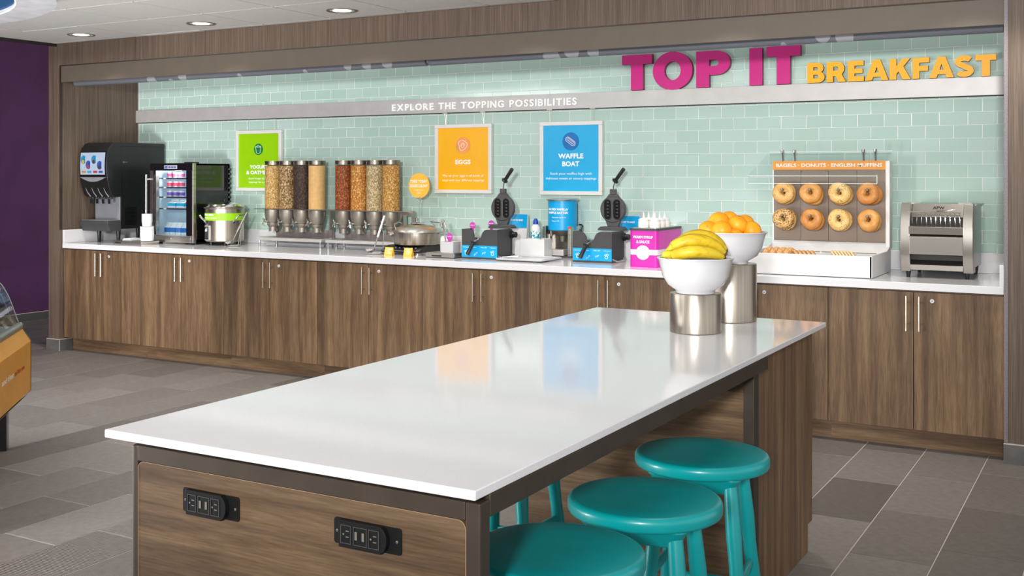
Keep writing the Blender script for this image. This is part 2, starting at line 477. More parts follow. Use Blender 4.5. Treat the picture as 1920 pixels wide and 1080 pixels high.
fo = field.build('tile_field', M['tile'], wb, smooth=0); fo['kind'] = 'stuff'
structure(MB().box(-7.895, -7.886, 7.262, 7.276, 1.03, 2.4).build('trim_1', M['alu']))

# ---- laminate front wall: left pier, soffit, right pier
structure(MB().box(-8.03, -7.893, 6.395, 7.40, 0, 2.612).build('wall_front_left', M['stripe'], smooth=0))
structure(MB().box(-7.893, 1.6, 6.395, 6.62, 2.428, 2.612).build('wall_front', M['stripe'], smooth=0))
structure(MB().box(-.566, 1.6, 6.395, 7.40, 0, 2.424).build('wall_front_right', M['stripe'], smooth=0))
M['guide'] = mat('shutter_guide', (120, 112, 116), .5, .2, var=.12, scale=300)
structure(MB().box(-.587, -.566, 6.392, 6.44, .108, 2.424).build('trim_2', M['guide'], bevel=.002))
structure(MB().box(-7.893, -7.8885, 6.3935, 6.42, 1.03, 2.424).build('trim_3', M['frame']))
M['cap'] = mat('base_edge', (196, 192, 186), .5)
for nm, x0, x1, y0, y1, h in (('baseboard_front_left', -8.045, -7.878, 6.383, 6.52, .098), ('baseboard_front_right', -.587, 1.6, 6.380, 6.394, .106)):
    b = structure(MB().box(x0, x1, y0, y1, 0, h - .004).build(nm, M['slate'], smooth=0))
    MB().box(x0, x1, y0, y1, h - .004, h).build('edge_strip', M['cap'], b)
    if nm.endswith('left'): MB().box(x1 - .003, x1 + .001, y0 - .001, y0 + .003, 0, h).build('corner_joint', M['cap'], b)
# ---- purple side wall, its baseboard
structure(MB().box(-9.98, -9.78, -2, 11, 0, 3.3).build('wall_left', M['purple'], smooth=0))
b = structure(MB().box(-9.78, -9.765, -2, 11, 0, .078).build('baseboard_left', mat('dark_slate_base', (70, 68, 66), .55, var=.06), smooth=0))
MB().box(-9.78, -9.765, -2, 11, .078, .082).build('edge_strip', M['cap'], b)
structure(MB().box(-9.98, -7.9, 10.8, 11, 0, 3.3).build('wall_far', M['purple'], smooth=0))
structure(MB().box(-10, -7.93, -2, 11, 3.3, 3.4).build('ceiling_far', M['ceil'], smooth=0))
# ---- lay-in ceiling
ZC = 2.612
ce = structure(MB().box(-7.93, 1.6, -2.0, 6.62, ZC + .006, ZC + .05).build('ceiling', M['ceil_grid'], smooth=0))
M['dark'] = mat('shadow_gap_black', (38, 35, 34), .6)
structure(MB().box(-7.96, -7.925, -2, 6.41, ZC - .022, ZC + .05).build('trim_4', M['dark']))
GX, GY = .635, .622
xl = [-7.925] + [-7.475 + GX * i for i in range(0, 15) if -7.475 + GX * i < 1.55] + [1.6]
yl = [-2.0] + [6.322 - GY * j for j in range(13, -1, -1) if 6.322 - GY * j > -1.9] + [6.395]
for i in range(len(xl) - 1):
    for j in range(len(yl) - 1):
        g = .005
        rz = -.002 if (i * 7 + j * 5) % 6 == 0 else 0
        MB().box(xl[i] + g, xl[i + 1] - g, yl[j] + g, yl[j + 1] - g, ZC + rz, ZC + .012).build('ceiling_tile', M['ceil'], ce, smooth=0, bevel=.003, seg=1)

# ---- downlights
M['lamp'] = emit('downlight_lens', (255, 244, 222), 3.2)
M['can'] = mat('downlight_trim', (150, 146, 142), .3, .7)
ords = ['nearest the purple wall', 'second from the purple wall', 'third from the purple wall']
for i in range(3):
    t = thing('ceiling_downlight', 'round recessed downlight in the ceiling, ' + ords[i], 'light', (-7.223 + 1.295 * i, 6.06, ZC), group='recessed downlights')
    MB().lathe([(.062, .004), (.092, -.001), (.098, -.006), (.105, -.006), (.108, .0)], 40).build('trim_ring', M['can'], t)
    MB().lathe([(0, -.003), (.062, -.003), (.064, .004)], 40).build('lens', M['lamp'], t)
    d = bpy.data.lights.new('downlight_beam', 'SPOT'); d.energy = 55; d.spot_size = R(110); d.spot_blend = .7; d.shadow_soft_size = .06; d.color = (1, .93, .82)
    o = bpy.data.objects.new('downlight_beam', d); C.objects.link(o); o.location = (-7.223 + 1.295 * i, 6.06, ZC - .02)
for i in range(3, 6):
    o = bpy.data.objects.new('downlight_beam', d); C.objects.link(o); o.location = (-7.223 + 1.295 * i, 6.06, ZC - .02)

# ---- round ceiling feature at the top left
M['cloud'] = mat('grey_drywall_ring', (186, 188, 194), .7)
M['cblue'] = mat('deep_blue_paint', (18, 74, 118), .5, var=.2, scale=2)
t = thing('ceiling_ring', 'round grey dropped ceiling ring with a deep blue centre, top left', 'ceiling feature', (-6.227, 2.829, 2.45))
MB().lathe([(1.5, .03), (1.5, 0), (1.709, 0), (1.709, .160)], 120).build('ring', M['cloud'], t)
MB().lathe([(0, .02), (1.5, .02)], 96).build('recess', M['cblue'], t)
MB().lathe([(1.492, .0), (1.5, -.004), (1.508, .0)], 120).build('lip', M['print'], t)

# ---- shutter housing and rolled blinds in the opening
t = thing('shutter_housing', 'long taupe roller shutter housing above the serving alcove', 'shutter', (-7.886, 6.405, 2.284))
MB().box(0, 7.299, 0, .012, 0, .138).build('front_panel', M['hood'], t, bevel=.002)
def curtain_mat(dots):
    t = NT('blind_fabric').set(.75, 0, .3)
    tc = t.add('ShaderNodeTexCoord'); sp = t.add('ShaderNodeSeparateXYZ'); t.link(tc.outputs['Object'], sp.inputs[0])
    n = t.noise(t.coords(), 420, 2)
    c = t.ramp(n, [(.3, (92, 95, 104)), (.7, (116, 119, 128))]); tot = None
    for x, z, r in dots:
        dx = t.math('POWER', t.math('SUBTRACT', sp.outputs[0], x), 2); dz = t.math('POWER', t.math('SUBTRACT', sp.outputs[2], z), 2)
        k = t.math('LESS_THAN', t.math('ADD', dx, dz), r * r); tot = k if tot is None else t.math('MAXIMUM', tot, k)
    c = t.mix(c, lin((168, 170, 176)), t.math('MULTIPLY', tot, .75))
    t.base(c); t.bump(n, .2, .001); return t.m
YR = 6.545
for nm, x0, x1, lab, dots in (
    ('left', -7.86, -4.262, 'left rolled grey blind with pale dots under the shutter housing', [(-6.93, -.03, .05), (-6.72, -.05, .03), (-6.58, .0, .045), (-5.98, -.03, .02), (-5.33, -.03, .02), (-4.93, 0, .035), (-4.76, 0, .04), (-4.58, .005, .045)]),
    ('right', -4.236, -.60, 'right rolled grey blind with pale dots under the shutter housing', [(-3.28, -.03, .06), (-3.13, .01, .055), (-2.98, -.005, .04), (-1.77, -.035, .016), (-1.54, .01, .045), (-1.42, -.01, .05)])):
    xm = (x0 + x1) / 2
    t = thing('rolled_blind', lab, 'blind', (xm, YR, 2.292), group='rolled blinds under the housing')
    MB().tube([(x0 - xm, 0, 0), (x1 - xm, 0, 0)], .034, 20).build('roll', curtain_mat([(a - xm, b, r) for a, b, r in dots]), t)
    MB().tube([(x0 - xm - .008, 0, 0), (x1 - xm + .008, 0, 0)], .012, 10).build('rod', M['alu'], t)
    for e in (x0 - xm + .06, x1 - xm - .06): MB().box(e - .01, e + .01, -.006, .006, .03, .122).build('hanger', M['alu'], t)

# ================================================================== BASE CABINETS
X0, CWID = -7.891, .9138
names = ['first', 'second', 'third', 'fourth', 'fifth', 'sixth', 'seventh', 'last']
spots = ['below the soda dispenser', 'below the drink fridge and oatmeal kettle', 'below the four pale cereal tubes', 'below the brown cereal tubes',
         'below the hot plate and left waffle maker', 'below the batter dispenser', 'mostly hidden behind the fruit bowls', 'below the conveyor toaster']
for i in range(8):
    t = thing('base_cabinet', 'two-door walnut base cabinet ' + spots[i], 'cabinet', (X0 + CWID * i, 6.44, 0), group='walnut base cabinets')
    MB().box(.001, CWID - .001, .022, .80, .112, .866).build('carcass', M['wood'], t, smooth=0)
    MB().box(0, CWID, .085, .10, 0, .112).build('toe_kick', M['wood_h'], t, smooth=0)
    for s in (0, 1):
        a = .0017 + s * CWID / 2; b_ = a + CWID / 2 - .0034
        d = MB().box(a, b_, 0, .019, .112, .862).build('door', M['wood'], t, smooth=0, bevel=.0012, seg=1)
        hx = CWID / 2 - .033 if s == 0 else CWID / 2 + .033
        MB().cyl((hx, -.034, .652), (hx, -.034, .842), .006, n=12).cyl((hx, -.034, .690), (hx, .001, .690), .0045, n=8).cyl((hx, -.034, .806), (hx, .001, .806), .0045, n=8).build('handle', M['nickel'], d)
        if s: 
            k = MB().lathe([(.0045, -.003), (.0045, -.005), (.0105, -.005), (.0118, .001)], 18, (CWID / 2 + .095, 0, .818), 'y').lathe([(0, -.003), (.0045, -.003)], 12, (CWID / 2 + .095, 0, .818), 'y').build('lock', M['white'], d); MB().box(CWID / 2 + .0935, CWID / 2 + .0965, -.0042, -.003, .815, .821).build('keyhole', M['dark'], t)
    if i == 0: MB().box(CWID / 2 + .097, CWID / 2 + .1, -.03, -.004, .812, .822).build('key', M['nickel'], t)
# countertop
t = thing('countertop', 'long white quartz countertop with upstand along the tiled wall', 'countertop', (-7.888, 6.42, .872))
LW = 7.299
MB().box(0, LW, 0, .842, 0, .042).build('slab', M['quartz'], t, bevel=.003)
o = tag(MB().box(-7.866, -.611, 7.240, 7.264, .9145, 1.031).build('upstand', M['quartz'], None, bevel=.002), 'long low white quartz upstand under the mint tiles', 'upstand')
o = tag(MB().box(-7.888, -7.867, 6.423, 7.262, .9145, 1.028).build('upstand', M['quartz'], None, bevel=.002), 'short white quartz upstand at the left end of the counter, by the soda dispenser', 'upstand')
o = tag(MB().box(-.610, -.589, 6.423, 7.262, .9145, 1.028).build('upstand', M['quartz'], None, bevel=.002), 'short white quartz upstand at the right end of the counter, by the toaster', 'upstand')
CT = .914

# ================================================================== SIGNAGE
t = thing('sign_ribbon', 'long brushed metal ribbon running across the tiled wall', 'sign', (-7.915, 7.238, 1.972))
for a, b_ in ((0, 2.405), (2.407, 7.328)): MB().box(a, b_, 0, .031, 0, .111).build('panel', M['alu'], t, bevel=.0015, seg=1)
MB().box(.03, 7.32, .012, .03, -.005, .0).build('channel', M['dark'], t)
# words on the ribbon, letter by letter
YT = 7.237
def letter_row(word_list, x0, x1, z, h, mat_f, gap=.16, space=.55, depth=.012, fat=.036):
    out = []; w = 0; items = []
    for ch in word_list:
        if ch == ' ': w += space; continue
        mb = text_mb(ch, None, 1, depth, fat); items.append((ch, w, mb.w)); w += mb.w + gap
    w -= gap; k = (x1 - x0) / w
    return [(ch, x0 + (p + q / 2) * k, q * k) for ch, p, q in items]
seen = {}; txt = 'EXPLORE THE TOPPING POSSIBILITIES'
words = txt.split(); wi = []
for w_ in words: wi += [(w_, n) for n in range(len(w_))]
nth = ['first', 'second', 'third', 'fourth', 'fifth', 'sixth', 'seventh', 'eighth', 'ninth', 'tenth', 'eleventh', 'twelfth', 'thirteenth']
for (ch, xc, w), (wd, n) in zip(letter_row(txt, -5.035, -3.432, 1.997, .055, None), wi):
    mb = text_mb(ch, w, .056, .013, .036)
    o = mb.build('sign_letter', M['print'], None, (xc, YT, 1.997), smooth=0)
    rep = '' if wd.count(ch) == 1 else (', the %s one there' % nth[wd[:n + 1].count(ch) - 1])
    tag(o, 'small raised white letter %s in the word %s on the ribbon%s' % (ch, wd, rep), 'letter', 'white letters on the ribbon')
# big letters
def glyph(ch):
    v, hz = .36, .27
    if ch == 'T': return [[(0, 1), (.9, 1), (.9, 1 - hz), (.45 + v / 2, 1 - hz), (.45 + v / 2, 0), (.45 - v / 2, 0), (.45 - v / 2, 1 - hz), (0, 1 - hz)]], .9
    if ch == 'I': return [[(0, 0), (v, 0), (v, 1), (0, 1)]], v
    if ch == 'O': return [arc(.57, .5, .57, .525, 0, 360, 48)[:-1], arc(.57, .5, .235, .26, 0, 360, 36)[:-1]], 1.14
    if ch == 'P': return [[(0, 0), (v, 0), (v, .33)] + arc(.56, .665, .38, .335, -90, 90, 18) + [(0, 1)], [(v, .58)] + arc(.52, .665, .105, .085, -90, 90, 10) + [(v, .75)]], .94
    if ch == 'B': return [[(0, 0)] + arc(.53, .28, .33, .28, -90, 62, 14) + arc(.51, .735, .29, .265, -52, 90, 12) + [(0, 1)], [(.3, .22)] + arc(.47, .31, .09, .09, -90, 90, 8) + [(.3, .40)], [(.3, .62)] + arc(.46, .70, .08, .08, -90, 90, 8) + [(.3, .78)]], .86
    if ch == 'R': return [[(0, 0), (.31, 0), (.31, .30), (.42, .30), (.57, 0), (.93, 0), (.73, .36)] + arc(.52, .665, .33, .335, -40, 90, 14) + [(0, 1)], [(.31, .56)] + arc(.48, .665, .09, .095, -90, 90, 8) + [(.31, .765)]], .93
    if ch == 'E': return [[(0, 0), (.76, 0), (.76, .24), (.31, .24), (.31, .385), (.70, .385), (.70, .615), (.31, .615), (.31, .76), (.75, .76), (.75, 1), (0, 1)]], .76
    if ch == 'F': return [[(0, 0), (.31, 0), (.31, .36), (.70, .36), (.70, .60), (.31, .60), (.31, .76), (.76, .76), (.76, 1), (0, 1)]], .76
    if ch == 'A': return [[(0, 0), (.32, 0), (.38, .17), (.72, .17), (.78, 0), (1.1, 0), (.72, 1), (.38, 1)], [(.455, .38), (.645, .38), (.55, .66)]], 1.1
    if ch == 'K': return [[(0, 0), (.31, 0), (.31, .27), (.41, .39), (.60, 0), (.97, 0), (.63, .62), (.94, 1), (.58, 1), (.31, .65), (.31, 1), (0, 1)]], .97
    if ch == 'S':
        ln = arc(.43, .715, .285, .165, 28, 250, 16) + arc(.43, .285, .29, .165, 72, -152, 16)
        return [stroke(ln, .255)], .86
bigs = [('T', -3.085, -2.863, 2.0855, .244), ('O', -2.857, -2.572, 2.084, .247), ('P', -2.547, -2.312, 2.0855, .242), ('I', -2.183, -2.098, 2.0855, .244), ('T', -2.07, -1.85, 2.0855, .247)]
wnames = {0: 'first letter T of the word TOP', 1: 'letter O of the word TOP', 2: 'letter P of the word TOP', 3: 'letter I of the word IT', 4: 'letter T of the word IT'}
def letter_obj(ch, x0, x1, z, h, mats, lab, group, depth):
    lp, w = glyph(ch); k = (x1 - x0) / w
    mb = curve_mb([[((p[0] - w / 2) * k, p[1] * h) for p in l] for l in lp], depth)
    ys = [v[1] for v in mb.v]; lo, hi = min(ys), max(ys)
    mb.mi = []
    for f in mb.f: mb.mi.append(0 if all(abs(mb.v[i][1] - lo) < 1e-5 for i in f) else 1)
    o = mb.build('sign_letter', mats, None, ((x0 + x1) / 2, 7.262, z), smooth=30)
    tag(o, lab, 'letter', group)
for i, (ch, a, b_, z, h) in enumerate(bigs):
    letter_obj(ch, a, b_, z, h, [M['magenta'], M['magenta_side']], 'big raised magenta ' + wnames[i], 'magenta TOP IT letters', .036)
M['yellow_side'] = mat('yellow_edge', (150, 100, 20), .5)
wx = [('B', .86), ('R', .93), ('E', .76), ('A', 1.1), ('K', .97), ('F', .76), ('A', 1.1), ('S', .86), ('T', .9)]
gaps = [.11, .1, .06, .06, .08, .0, .02, .06]; tot = sum(w for _, w in wx) + sum(gaps)
x = -1.808; k = (1.808 - .7035) / tot
labs = ['letter B', 'letter R', 'letter E', 'first letter A', 'letter K', 'letter F', 'second letter A, between F and S,', 'letter S', 'letter T']
for i, (ch, w) in enumerate(wx):
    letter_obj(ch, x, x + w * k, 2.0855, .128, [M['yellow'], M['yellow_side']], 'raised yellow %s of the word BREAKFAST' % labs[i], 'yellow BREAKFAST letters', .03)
    x += (w + (gaps[i] if i < 8 else 0)) * k

# hanging framed signs
def framed_sign(x0, x1, z0, z1, face, icon, label, lines, subs, clips, icon_mat, iz, iw):
    w, h = x1 - x0, z1 - z0; cx = w / 2
    t = thing('framed_sign', label, 'sign', (x0, 7.232, z0), group='hanging framed signs')
    f = outline_box(MB(), 0, w, 0, h, .028, 0, .03).build('frame', M['alu2'], t, bevel=.003)
    p = MB().box(.026, w - .026, .010, .026, .026, h - .026).build('print_panel', M[face], t)
    d = MB().lathe([(0, -.003), (iw, -.003), (iw, .0)], 40, (cx, .0085, iz), 'y').build('icon_disc', M[icon_mat], t)
    shift(icon(), cx, .0045, iz).build('icon_lines', M['print'], d)
    m = join(*[shift(text_mb(s, None if ww is None else ww, hh, .0008, .032), cx, .0095, zz) for s, zz, hh, ww in lines])
    m.build('lettering', M['print'], p, smooth=0)
    m = join(*[shift(text_mb(s, ww, hh, .0006, .0), cx, .0095, zz) for s, zz, hh, ww in subs])
    m.build('small_lettering', M['print'], p, smooth=0)
    for c in clips:
        k = MB().box(c - x0 - .022, c - x0 + .022, -.006, .022, 1.966 - z0, 1.972 - z0).build('clip', M['steel'], t)
        MB().tube([(c - x0 - .008, .008, 1.966 - z0), (c - x0 - .002, .012, h - .004)], .0011, 6).tube([(c - x0 + .008, .008, 1.966 - z0), (c - x0 + .002, .012, h - .004)], .0011, 6).build('wire', M['steel'], k)
M['alu2'] = mat('pale_sign_frame', (228, 226, 224), .4, .1, var=.01)
def line3(pts, r=.0014, closed=True):
    return MB().tube([(p[0], -.0005, p[1]) for p in pts], r, 5, closed=closed)
def ic_pot():
    return join(line3([(-.028, .018), (.028, .018), (.021, -.028), (.012, -.034), (-.012, -.034), (-.021, -.028)], .002),
                line3([(-.032, .02), (-.022, .026), (-.012, .024), (-.004, .033), (.006, .030), (.012, .025), (.022, .027), (.032, .02)], .002, False))
def ic_egg():
    o = [(.036 * (1 + .13 * math.sin(3 * a + .6) + .06 * math.cos(5 * a)) * math.cos(a), .038 * (1 + .12 * math.cos(3 * a)) * math.sin(a)) for a in [2 * PI * i / 28 for i in range(28)]]
    return join(line3(o, .0018), line3([(.015 * math.cos(a), .017 * math.sin(a)) for a in [2 * PI * i / 18 for i in range(18)]], .0018), line3([(.009 * math.cos(a), .010 * math.sin(a)) for a in [2 * PI * i / 12 for i in range(8)]], .001, False))
def ic_boat():
    def rot(p): c, s_ = math.cos(R(-35)), math.sin(R(-35)); return (p[0] * c - p[1] * s_, p[0] * s_ + p[1] * c)
    A = arc(.028, 0, .015, .017, -90, 90, 6) + arc(-.028, 0, .015, .017, 90, 270, 6); B = arc(.026, .002, .009, .009, -90, 90, 6) + arc(-.026, .002, .009, .009, 90, 270, 6)
    parts = [line3([rot(p) for p in A], .0017), line3([rot(p) for p in B], .0014)]
    for i in range(-3, 4): parts.append(line3([rot((i * .008, -.006)), rot((i * .008, .010))], .0008, False))
    return join(*parts)
framed_sign(-6.674, -6.17, 1.358, 1.874, 'signgreen', ic_pot, 'green framed sign with a yogurt pot icon behind the cereal tubes',
            [('YOGURT', .190, .033, .20), ('& OATMEAL', .143, .033, .275)], [("Don't forget to add", .100, .016, .22), ('toppings for a new', .070, .016, .225)], (-6.55, -6.245), 'green', .355, .048)
framed_sign(-4.642, -4.14, 1.356, 1.882, 'signyellow', ic_egg, 'yellow framed EGGS sign hanging from the ribbon',
            [('EGGS', .222, .036, .135)], [('Mix up your eggs in all kinds of', .128, .017, .36), ('ways with our different toppings', .093, .017, .375)], (-4.545, -4.21), 'peach', .365, .062)
framed_sign(-3.735, -3.24, 1.353, 1.881, 'signblue', ic_boat, 'blue framed WAFFLE BOAT sign hanging from the ribbon',
            [('WAFFLE', .262, .038, .20), ('BOAT', .206, .038, .135)], [('Stack your waffles high with', .146, .017, .33), ('delicious sweet or savory toppings', .112, .017, .40)], (-3.652, -3.31), 'deepblue', .385, .064)

# ================================================================== SODA DISPENSER
t = thing('soda_dispenser', 'tall black soda dispenser with a curved touchscreen head at left end of counter', 'soda dispenser', (-7.867, 6.575, CT))
prof = [(.13, .861), (.095, .861), (.058, .846), (.024, .808), (.008, .76), (.002, .70), (0, .65), (.004, .585), (.014, .53), (.032, .47), (.052, .415), (.075, .392), (.16, .392), (.16, .861)]
MB().prism(prof, 'x', 0, .345).build('head', M['black'], t, smooth=50, bevel=.006)
MB().box(.006, .339, .16, .655, .115, .83).build('body', M['black'], t, bevel=.004)
MB().box(.004, .341, .158, .657, .826, .861).build('top_cap', M['black'], t, bevel=.004)
M['arm'] = mat('grey_splash_panel', (136, 139, 146), .4, .2, var=.02)
MB().box(.03, .335, .150, .162, .19, .40).build('splash_panel', M['arm'], t, bevel=.004)
MB().prism([(.0035, .574), (.0005, .60), (-.0022, .65), (-.0005, .70), (.0055, .76), (.0085, .782), (.016, .782), (.012, .72), (.008, .65), (.012, .60), (.014, .574)], 'x', .012, .333).build('bezel', M['blackgloss'], t)
M['screen'] = emit('touch_screen', (206, 222, 246), .72)
scr = MB().prism([(.0005, .584), (-.0015, .60), (-.0042, .65), (-.0025, .70), (.0035, .76), (.0055, .773), (.010, .773), (.006, .70), (.004, .65), (.008, .584)], 'x', .022, .323).build('touch_screen', M['screen'], t)
icons = MB(); ic2 = MB(); ic3 = MB(); ic4 = MB(); cols = []
for (x, z, a, b) in [(.062, .712, 'i_cyan', 'i_yellow'), (.125, .668, 'i_blue', 'i_red'), (.195, .712, 'i_cyan', 'i_brown'), (.265, .664, 'i_blue', 'i_brown')]:
    cols.append((x, z, a, b))
pal = {'i_cyan': (30, 160, 205), 'i_blue': (60, 90, 190), 'i_yellow': (240, 190, 30), 'i_red': (200, 50, 60), 'i_brown': (90, 40, 40), 'i_orange': (220, 160, 40), 'i_lblue': (60, 180, 225)}
for k_, c_ in pal.items(): M[k_] = emit(k_, c_, .7)
def disc_y(x, y, z, r, n=20, a0=0, a1=360): 
    m = MB(); pts = [(x + r * math.cos(R(a0 + (a1 - a0) * i / n)), z + r * math.sin(R(a0 + (a1 - a0) * i / n))) for i in range(n + (0 if a1 - a0 == 360 else 1))]
    return m.prism(pts, 'y', y, y + .001)
for x, z, a, b in cols:
    moon = arc(x, z, .031, .037, 40, 320, 18) + arc(x + .016, z, .018, .028, 300, 60, 12)
    MB().prism(moon, 'y', -.0062, .002).build('menu_moon', M[a], scr, smooth=0)
    disc_y(x - .002, -.0072, z - .018, .016).build('menu_dot', M[b], scr, smooth=0)
for i, cn in enumerate(('i_orange', 'i_lblue', 'i_red', 'i_blue')):
    x = .068 + .067 * i + (.008 if i > 1 else 0)
    MB().prism(rrect(x - .026, x + .026, .598, .617, .008), 'y', -.0035, .003).build('menu_button', M[cn], scr, smooth=0)
MB().prism([(.012, .562)] + [(.012 + .32 * i / 16, .562 - .040 * math.sin(PI * i / 16) - .0) for i in range(17)] + [(.333, .562)], 'y', .0015, .0155).build('chin_strip', M['arm'], t, smooth=0)
for i in range(4):
    x = .075 + .075 * i
    v = MB().cyl((x, .09, .40), (x, .09, .375), .016, .012, 14).build('valve', M['black'], t)
    MB().box(x - .012, x + .012, .066, .072, .335, .375).build('lever', M['black'], v)
    MB().tube([(x - .014, .022, .47), (x - .006, .036, .43), (x + .004, .06, .396)], [.0015, .004, .006], 8).build('lever_highlight', M['arm'], t)
tr = MB().prism([(.012, .19), (.16, .19), (.16, .10), (.04, .10), (.012, .16)], 'x', -.002, .345).build('drip_tray', M['charcoal'], t, bevel=.004)
MB().box(.01, .33, .025, .15, .189, .194).build('drip_grid', M['arm'], tr)
for x, y in ((.07, .16), (.31, .16), (.07, .60), (.31, .60)): MB().cyl((x, y, 0), (x, y, .118), .013, .022, 14).build('leg', M['black'], t)
g = MB()
for i in range(11): g.box(.339, .345, .20, .33, .15 + .0145 * i, .156 + .0145 * i)
g.build('vent_grille', M['blackgloss'], t, smooth=0)
MB().box(.339, .3405, .185, .235, .690, .694).add([(.3405, .178, .692), (.3405, .196, .702), (.3405, .196, .682)], [(0, 1, 2)]).build('arrow_mark', M['arm'], t, smooth=0)
MB().tube([(.30, .62, .10), (.29, .55, .03), (.32, .48, .012), (.40, .60, .008)], .007, 8).build('power_cord', M['black'], t)

# ---- cup tray, napkins, cup stacks
t = thing('metal_tray', 'low stainless tray with paper lids on it beside the soda dispenser', 'tray', (-7.43, 6.56, CT))
MB().box(0, .34, 0, .20, .004, .028).build('body', M['steel_x'], t, bevel=.003)
MB().box(.03, .10, -.001, .003, .008, .018).build('slot', M['dark'], t)
MB().box(.005, .335, .005, .195, 0, .005).build('base_rim', M['chrome'], t)
o = MB(); rr = random.Random(5)
for k in range(3): o.box(.0 + .008 * k, .11 - .006 * k, 0, .12, .006 * k, .006 * k + .004)
o = o.build('napkins', M['foam'], None, (-7.36, 6.60, CT + .032)); tag(o, 'small stack of white paper napkins on the low stainless tray', 'napkins')
def cup_stack(name, lab, loc, r0, r1, h, n, lip):
    t = thing(name, lab, 'cups', loc, group='stacked foam cups')
    pr = [(0, 0), (r0, 0)]
    MB().lathe([(0, 0), (r0, 0), (r1, h), (r1 + .002, h + .003), (r1 - .004, h + .003), (r0 - .004, .006), (0, .006)], 28).build('cup', M['foam'], t)
    for i in range(1, n):
        z = h + .003 + lip * (i - 1)
        MB().lathe([(r1 - .004, z), (r1, z + lip * .9), (r1 + .002, z + lip), (r1 - .005, z + lip), (r0, z - h * .5)], 28).build('cup', M['foam'], t)
    return t
cup_stack('foam_cup_stack', 'wide lower stack of white foam bowls beside the fridge handle', (-7.13, 6.66, CT + .032), .052, .058, .06, 5, .014)
cup_stack('foam_cup_stack', 'narrow upper stack of white foam cups standing on the wide stack', (-7.13, 6.66, CT + .032 + .060 + .003 + .014 * 4 + .001), .037, .044, .05, 6, .010)

# ================================================================== DRINK FRIDGE
t = thing('drink_fridge', 'small black glass-door fridge with stainless door frame', 'fridge', (-7.243, 6.795, CT))
fw, fd, fh, z0 = .503, .435, .68, .014
M['fin'] = mat('fridge_liner', (214, 226, 234), .4, var=.01)
b = MB().box(0, fw, .042, fd, z0, z0 + .03).box(0, fw, .042, fd, fh - .02, fh - .003).box(0, .02, .042, fd, z0, fh - .003).box(fw - .02, fw, .042, fd, z0, fh - .003).box(0, fw, fd - .02, fd, z0, fh - .003).build('body', M['blackgloss'], t, bevel=.002)
MB().box(.0205, .028, .05, fd - .021, z0 + .0305, fh - .024).box(fw - .028, fw - .0205, .05, fd - .021, z0 + .0305, fh - .024).box(.028, fw - .028, fd - .028, fd - .0205, z0 + .0305, fh - .024).box(.028, fw - .028, .05, fd - .028, z0 + .0305, z0 + .038).box(.028, fw - .028, .05, fd - .028, fh - .03, fh - .024).build('liner', M['fin'], t, smooth=0)
d = MB().prism([(0, z0), (fw, z0), (fw, fh), (fw - .075, fh), (fw - .075, .07), (.075, .07), (.075, fh), (0, fh)], 'y', 0, .038).build('door', M['steel'], t, bevel=.004)
MB().box(.03, fw - .03, -.002, .0, z0 + .004, .066).build('bottom_rail', M['steel'], d, bevel=.003)
MB().box(0.004, fw - .004, -.002, .038, fh - .062, fh).build('top_rail', M['blackgloss'], d, bevel=.003)
MB().prism([(fw - .072, 0.0), (fw - .012, -.001), (fw - .012, .001)], 'z', .08, fh - .062).box(fw - .075, fw - .015, -.0015, 0, .075, fh - .062).box(.045, .075, -.0015, 0, .075, fh - .062).build('inner_bezel', M['blackgloss'], d, smooth=0)
MB().box(.075, fw - .075, .012, .016, .075, fh - .062).build('glass', M['glass'], d, smooth=0)
h = MB().cyl((.008, -.05, .105), (.008, -.05, .585), .009, n=14).build('handle', M['chrome'], d)
MB().cyl((.008, -.05, .15), (.03, 0, .15), .008, n=10).cyl((.008, -.05, .545), (.03, 0, .545), .008, n=10).build('handle_post', M['chrome'], d)
M['bluebadge'] = mat('badge_blue', (70, 92, 170), .4)
bd = MB().box(.175, .325, -.004, -.002, fh - .048, fh - .018).build('badge', M['alu'], d)
MB().box(.182, .215, -.0055, -.004, fh - .044, fh - .022).box(.224, .25, -.0055, -.004, fh - .040, fh - .026).box(.256, .28, -.0055, -.004, fh - .040, fh - .026).box(.286, .312, -.0055, -.004, fh - .040, fh - .026).build('badge_marks', M['bluebadge'], d)
MB().lathe([(.002, -.006), (.011, -.005), (.012, 0)], 16, (.25, 0, .045), 'y').build('lock', M['chrome'], d)
MB().box(fw - .12, fw - .03, .02, .10, fh - .003, fh + .010).build('hinge', M['black'], t)
for x in (.05, fw - .05):
    for y in (.08, fd - .05): MB().cyl((x, y, 0), (x, y, z0 + .002), .016, n=12).build('foot', M['black'], t)
g = MB()
for i in range(14): g.lathe([(.004, .0), (.012, .004), (.012, .018), (.004, .022)], 10, (fw - .004, fd, .10 + .04 * i))
g.build('rear_condenser', M['black'], t)
SH = [.548, .470, .388, .290]
for z in SH:
    m = MB()
    for i in range(8): m.cyl((.035, .075 + .045 * i, z), (fw - .035, .075 + .045 * i, z), .0018, n=5)
    m.box(.032, fw - .032, .06, .064, z - .002, z + .010).build('shelf', M['chrome'], t)
dl = bpy.data.lights.new('fridge_lamp', 'POINT'); dl.energy = 4.0; dl.shadow_soft_size = .03; dl.color = (.86, .95, 1)
lo = bpy.data.objects.new('fridge_lamp', dl); C.objects.link(lo); lo.location = (-7.243 + .25, 6.795 + .085, CT + .612)
FX, FY, FZ = -7.243, 6.795, CT
for nm, c_ in (('y_pink', (206, 70, 110)), ('y_red', (214, 60, 84)), ('y_violet', (104, 72, 160)), ('c_cyan', (24, 164, 204)), ('c_blue', (20, 104, 178)), ('foil', (190, 120, 150))): M[nm] = mat(nm, c_, .4, var=.12, scale=60)
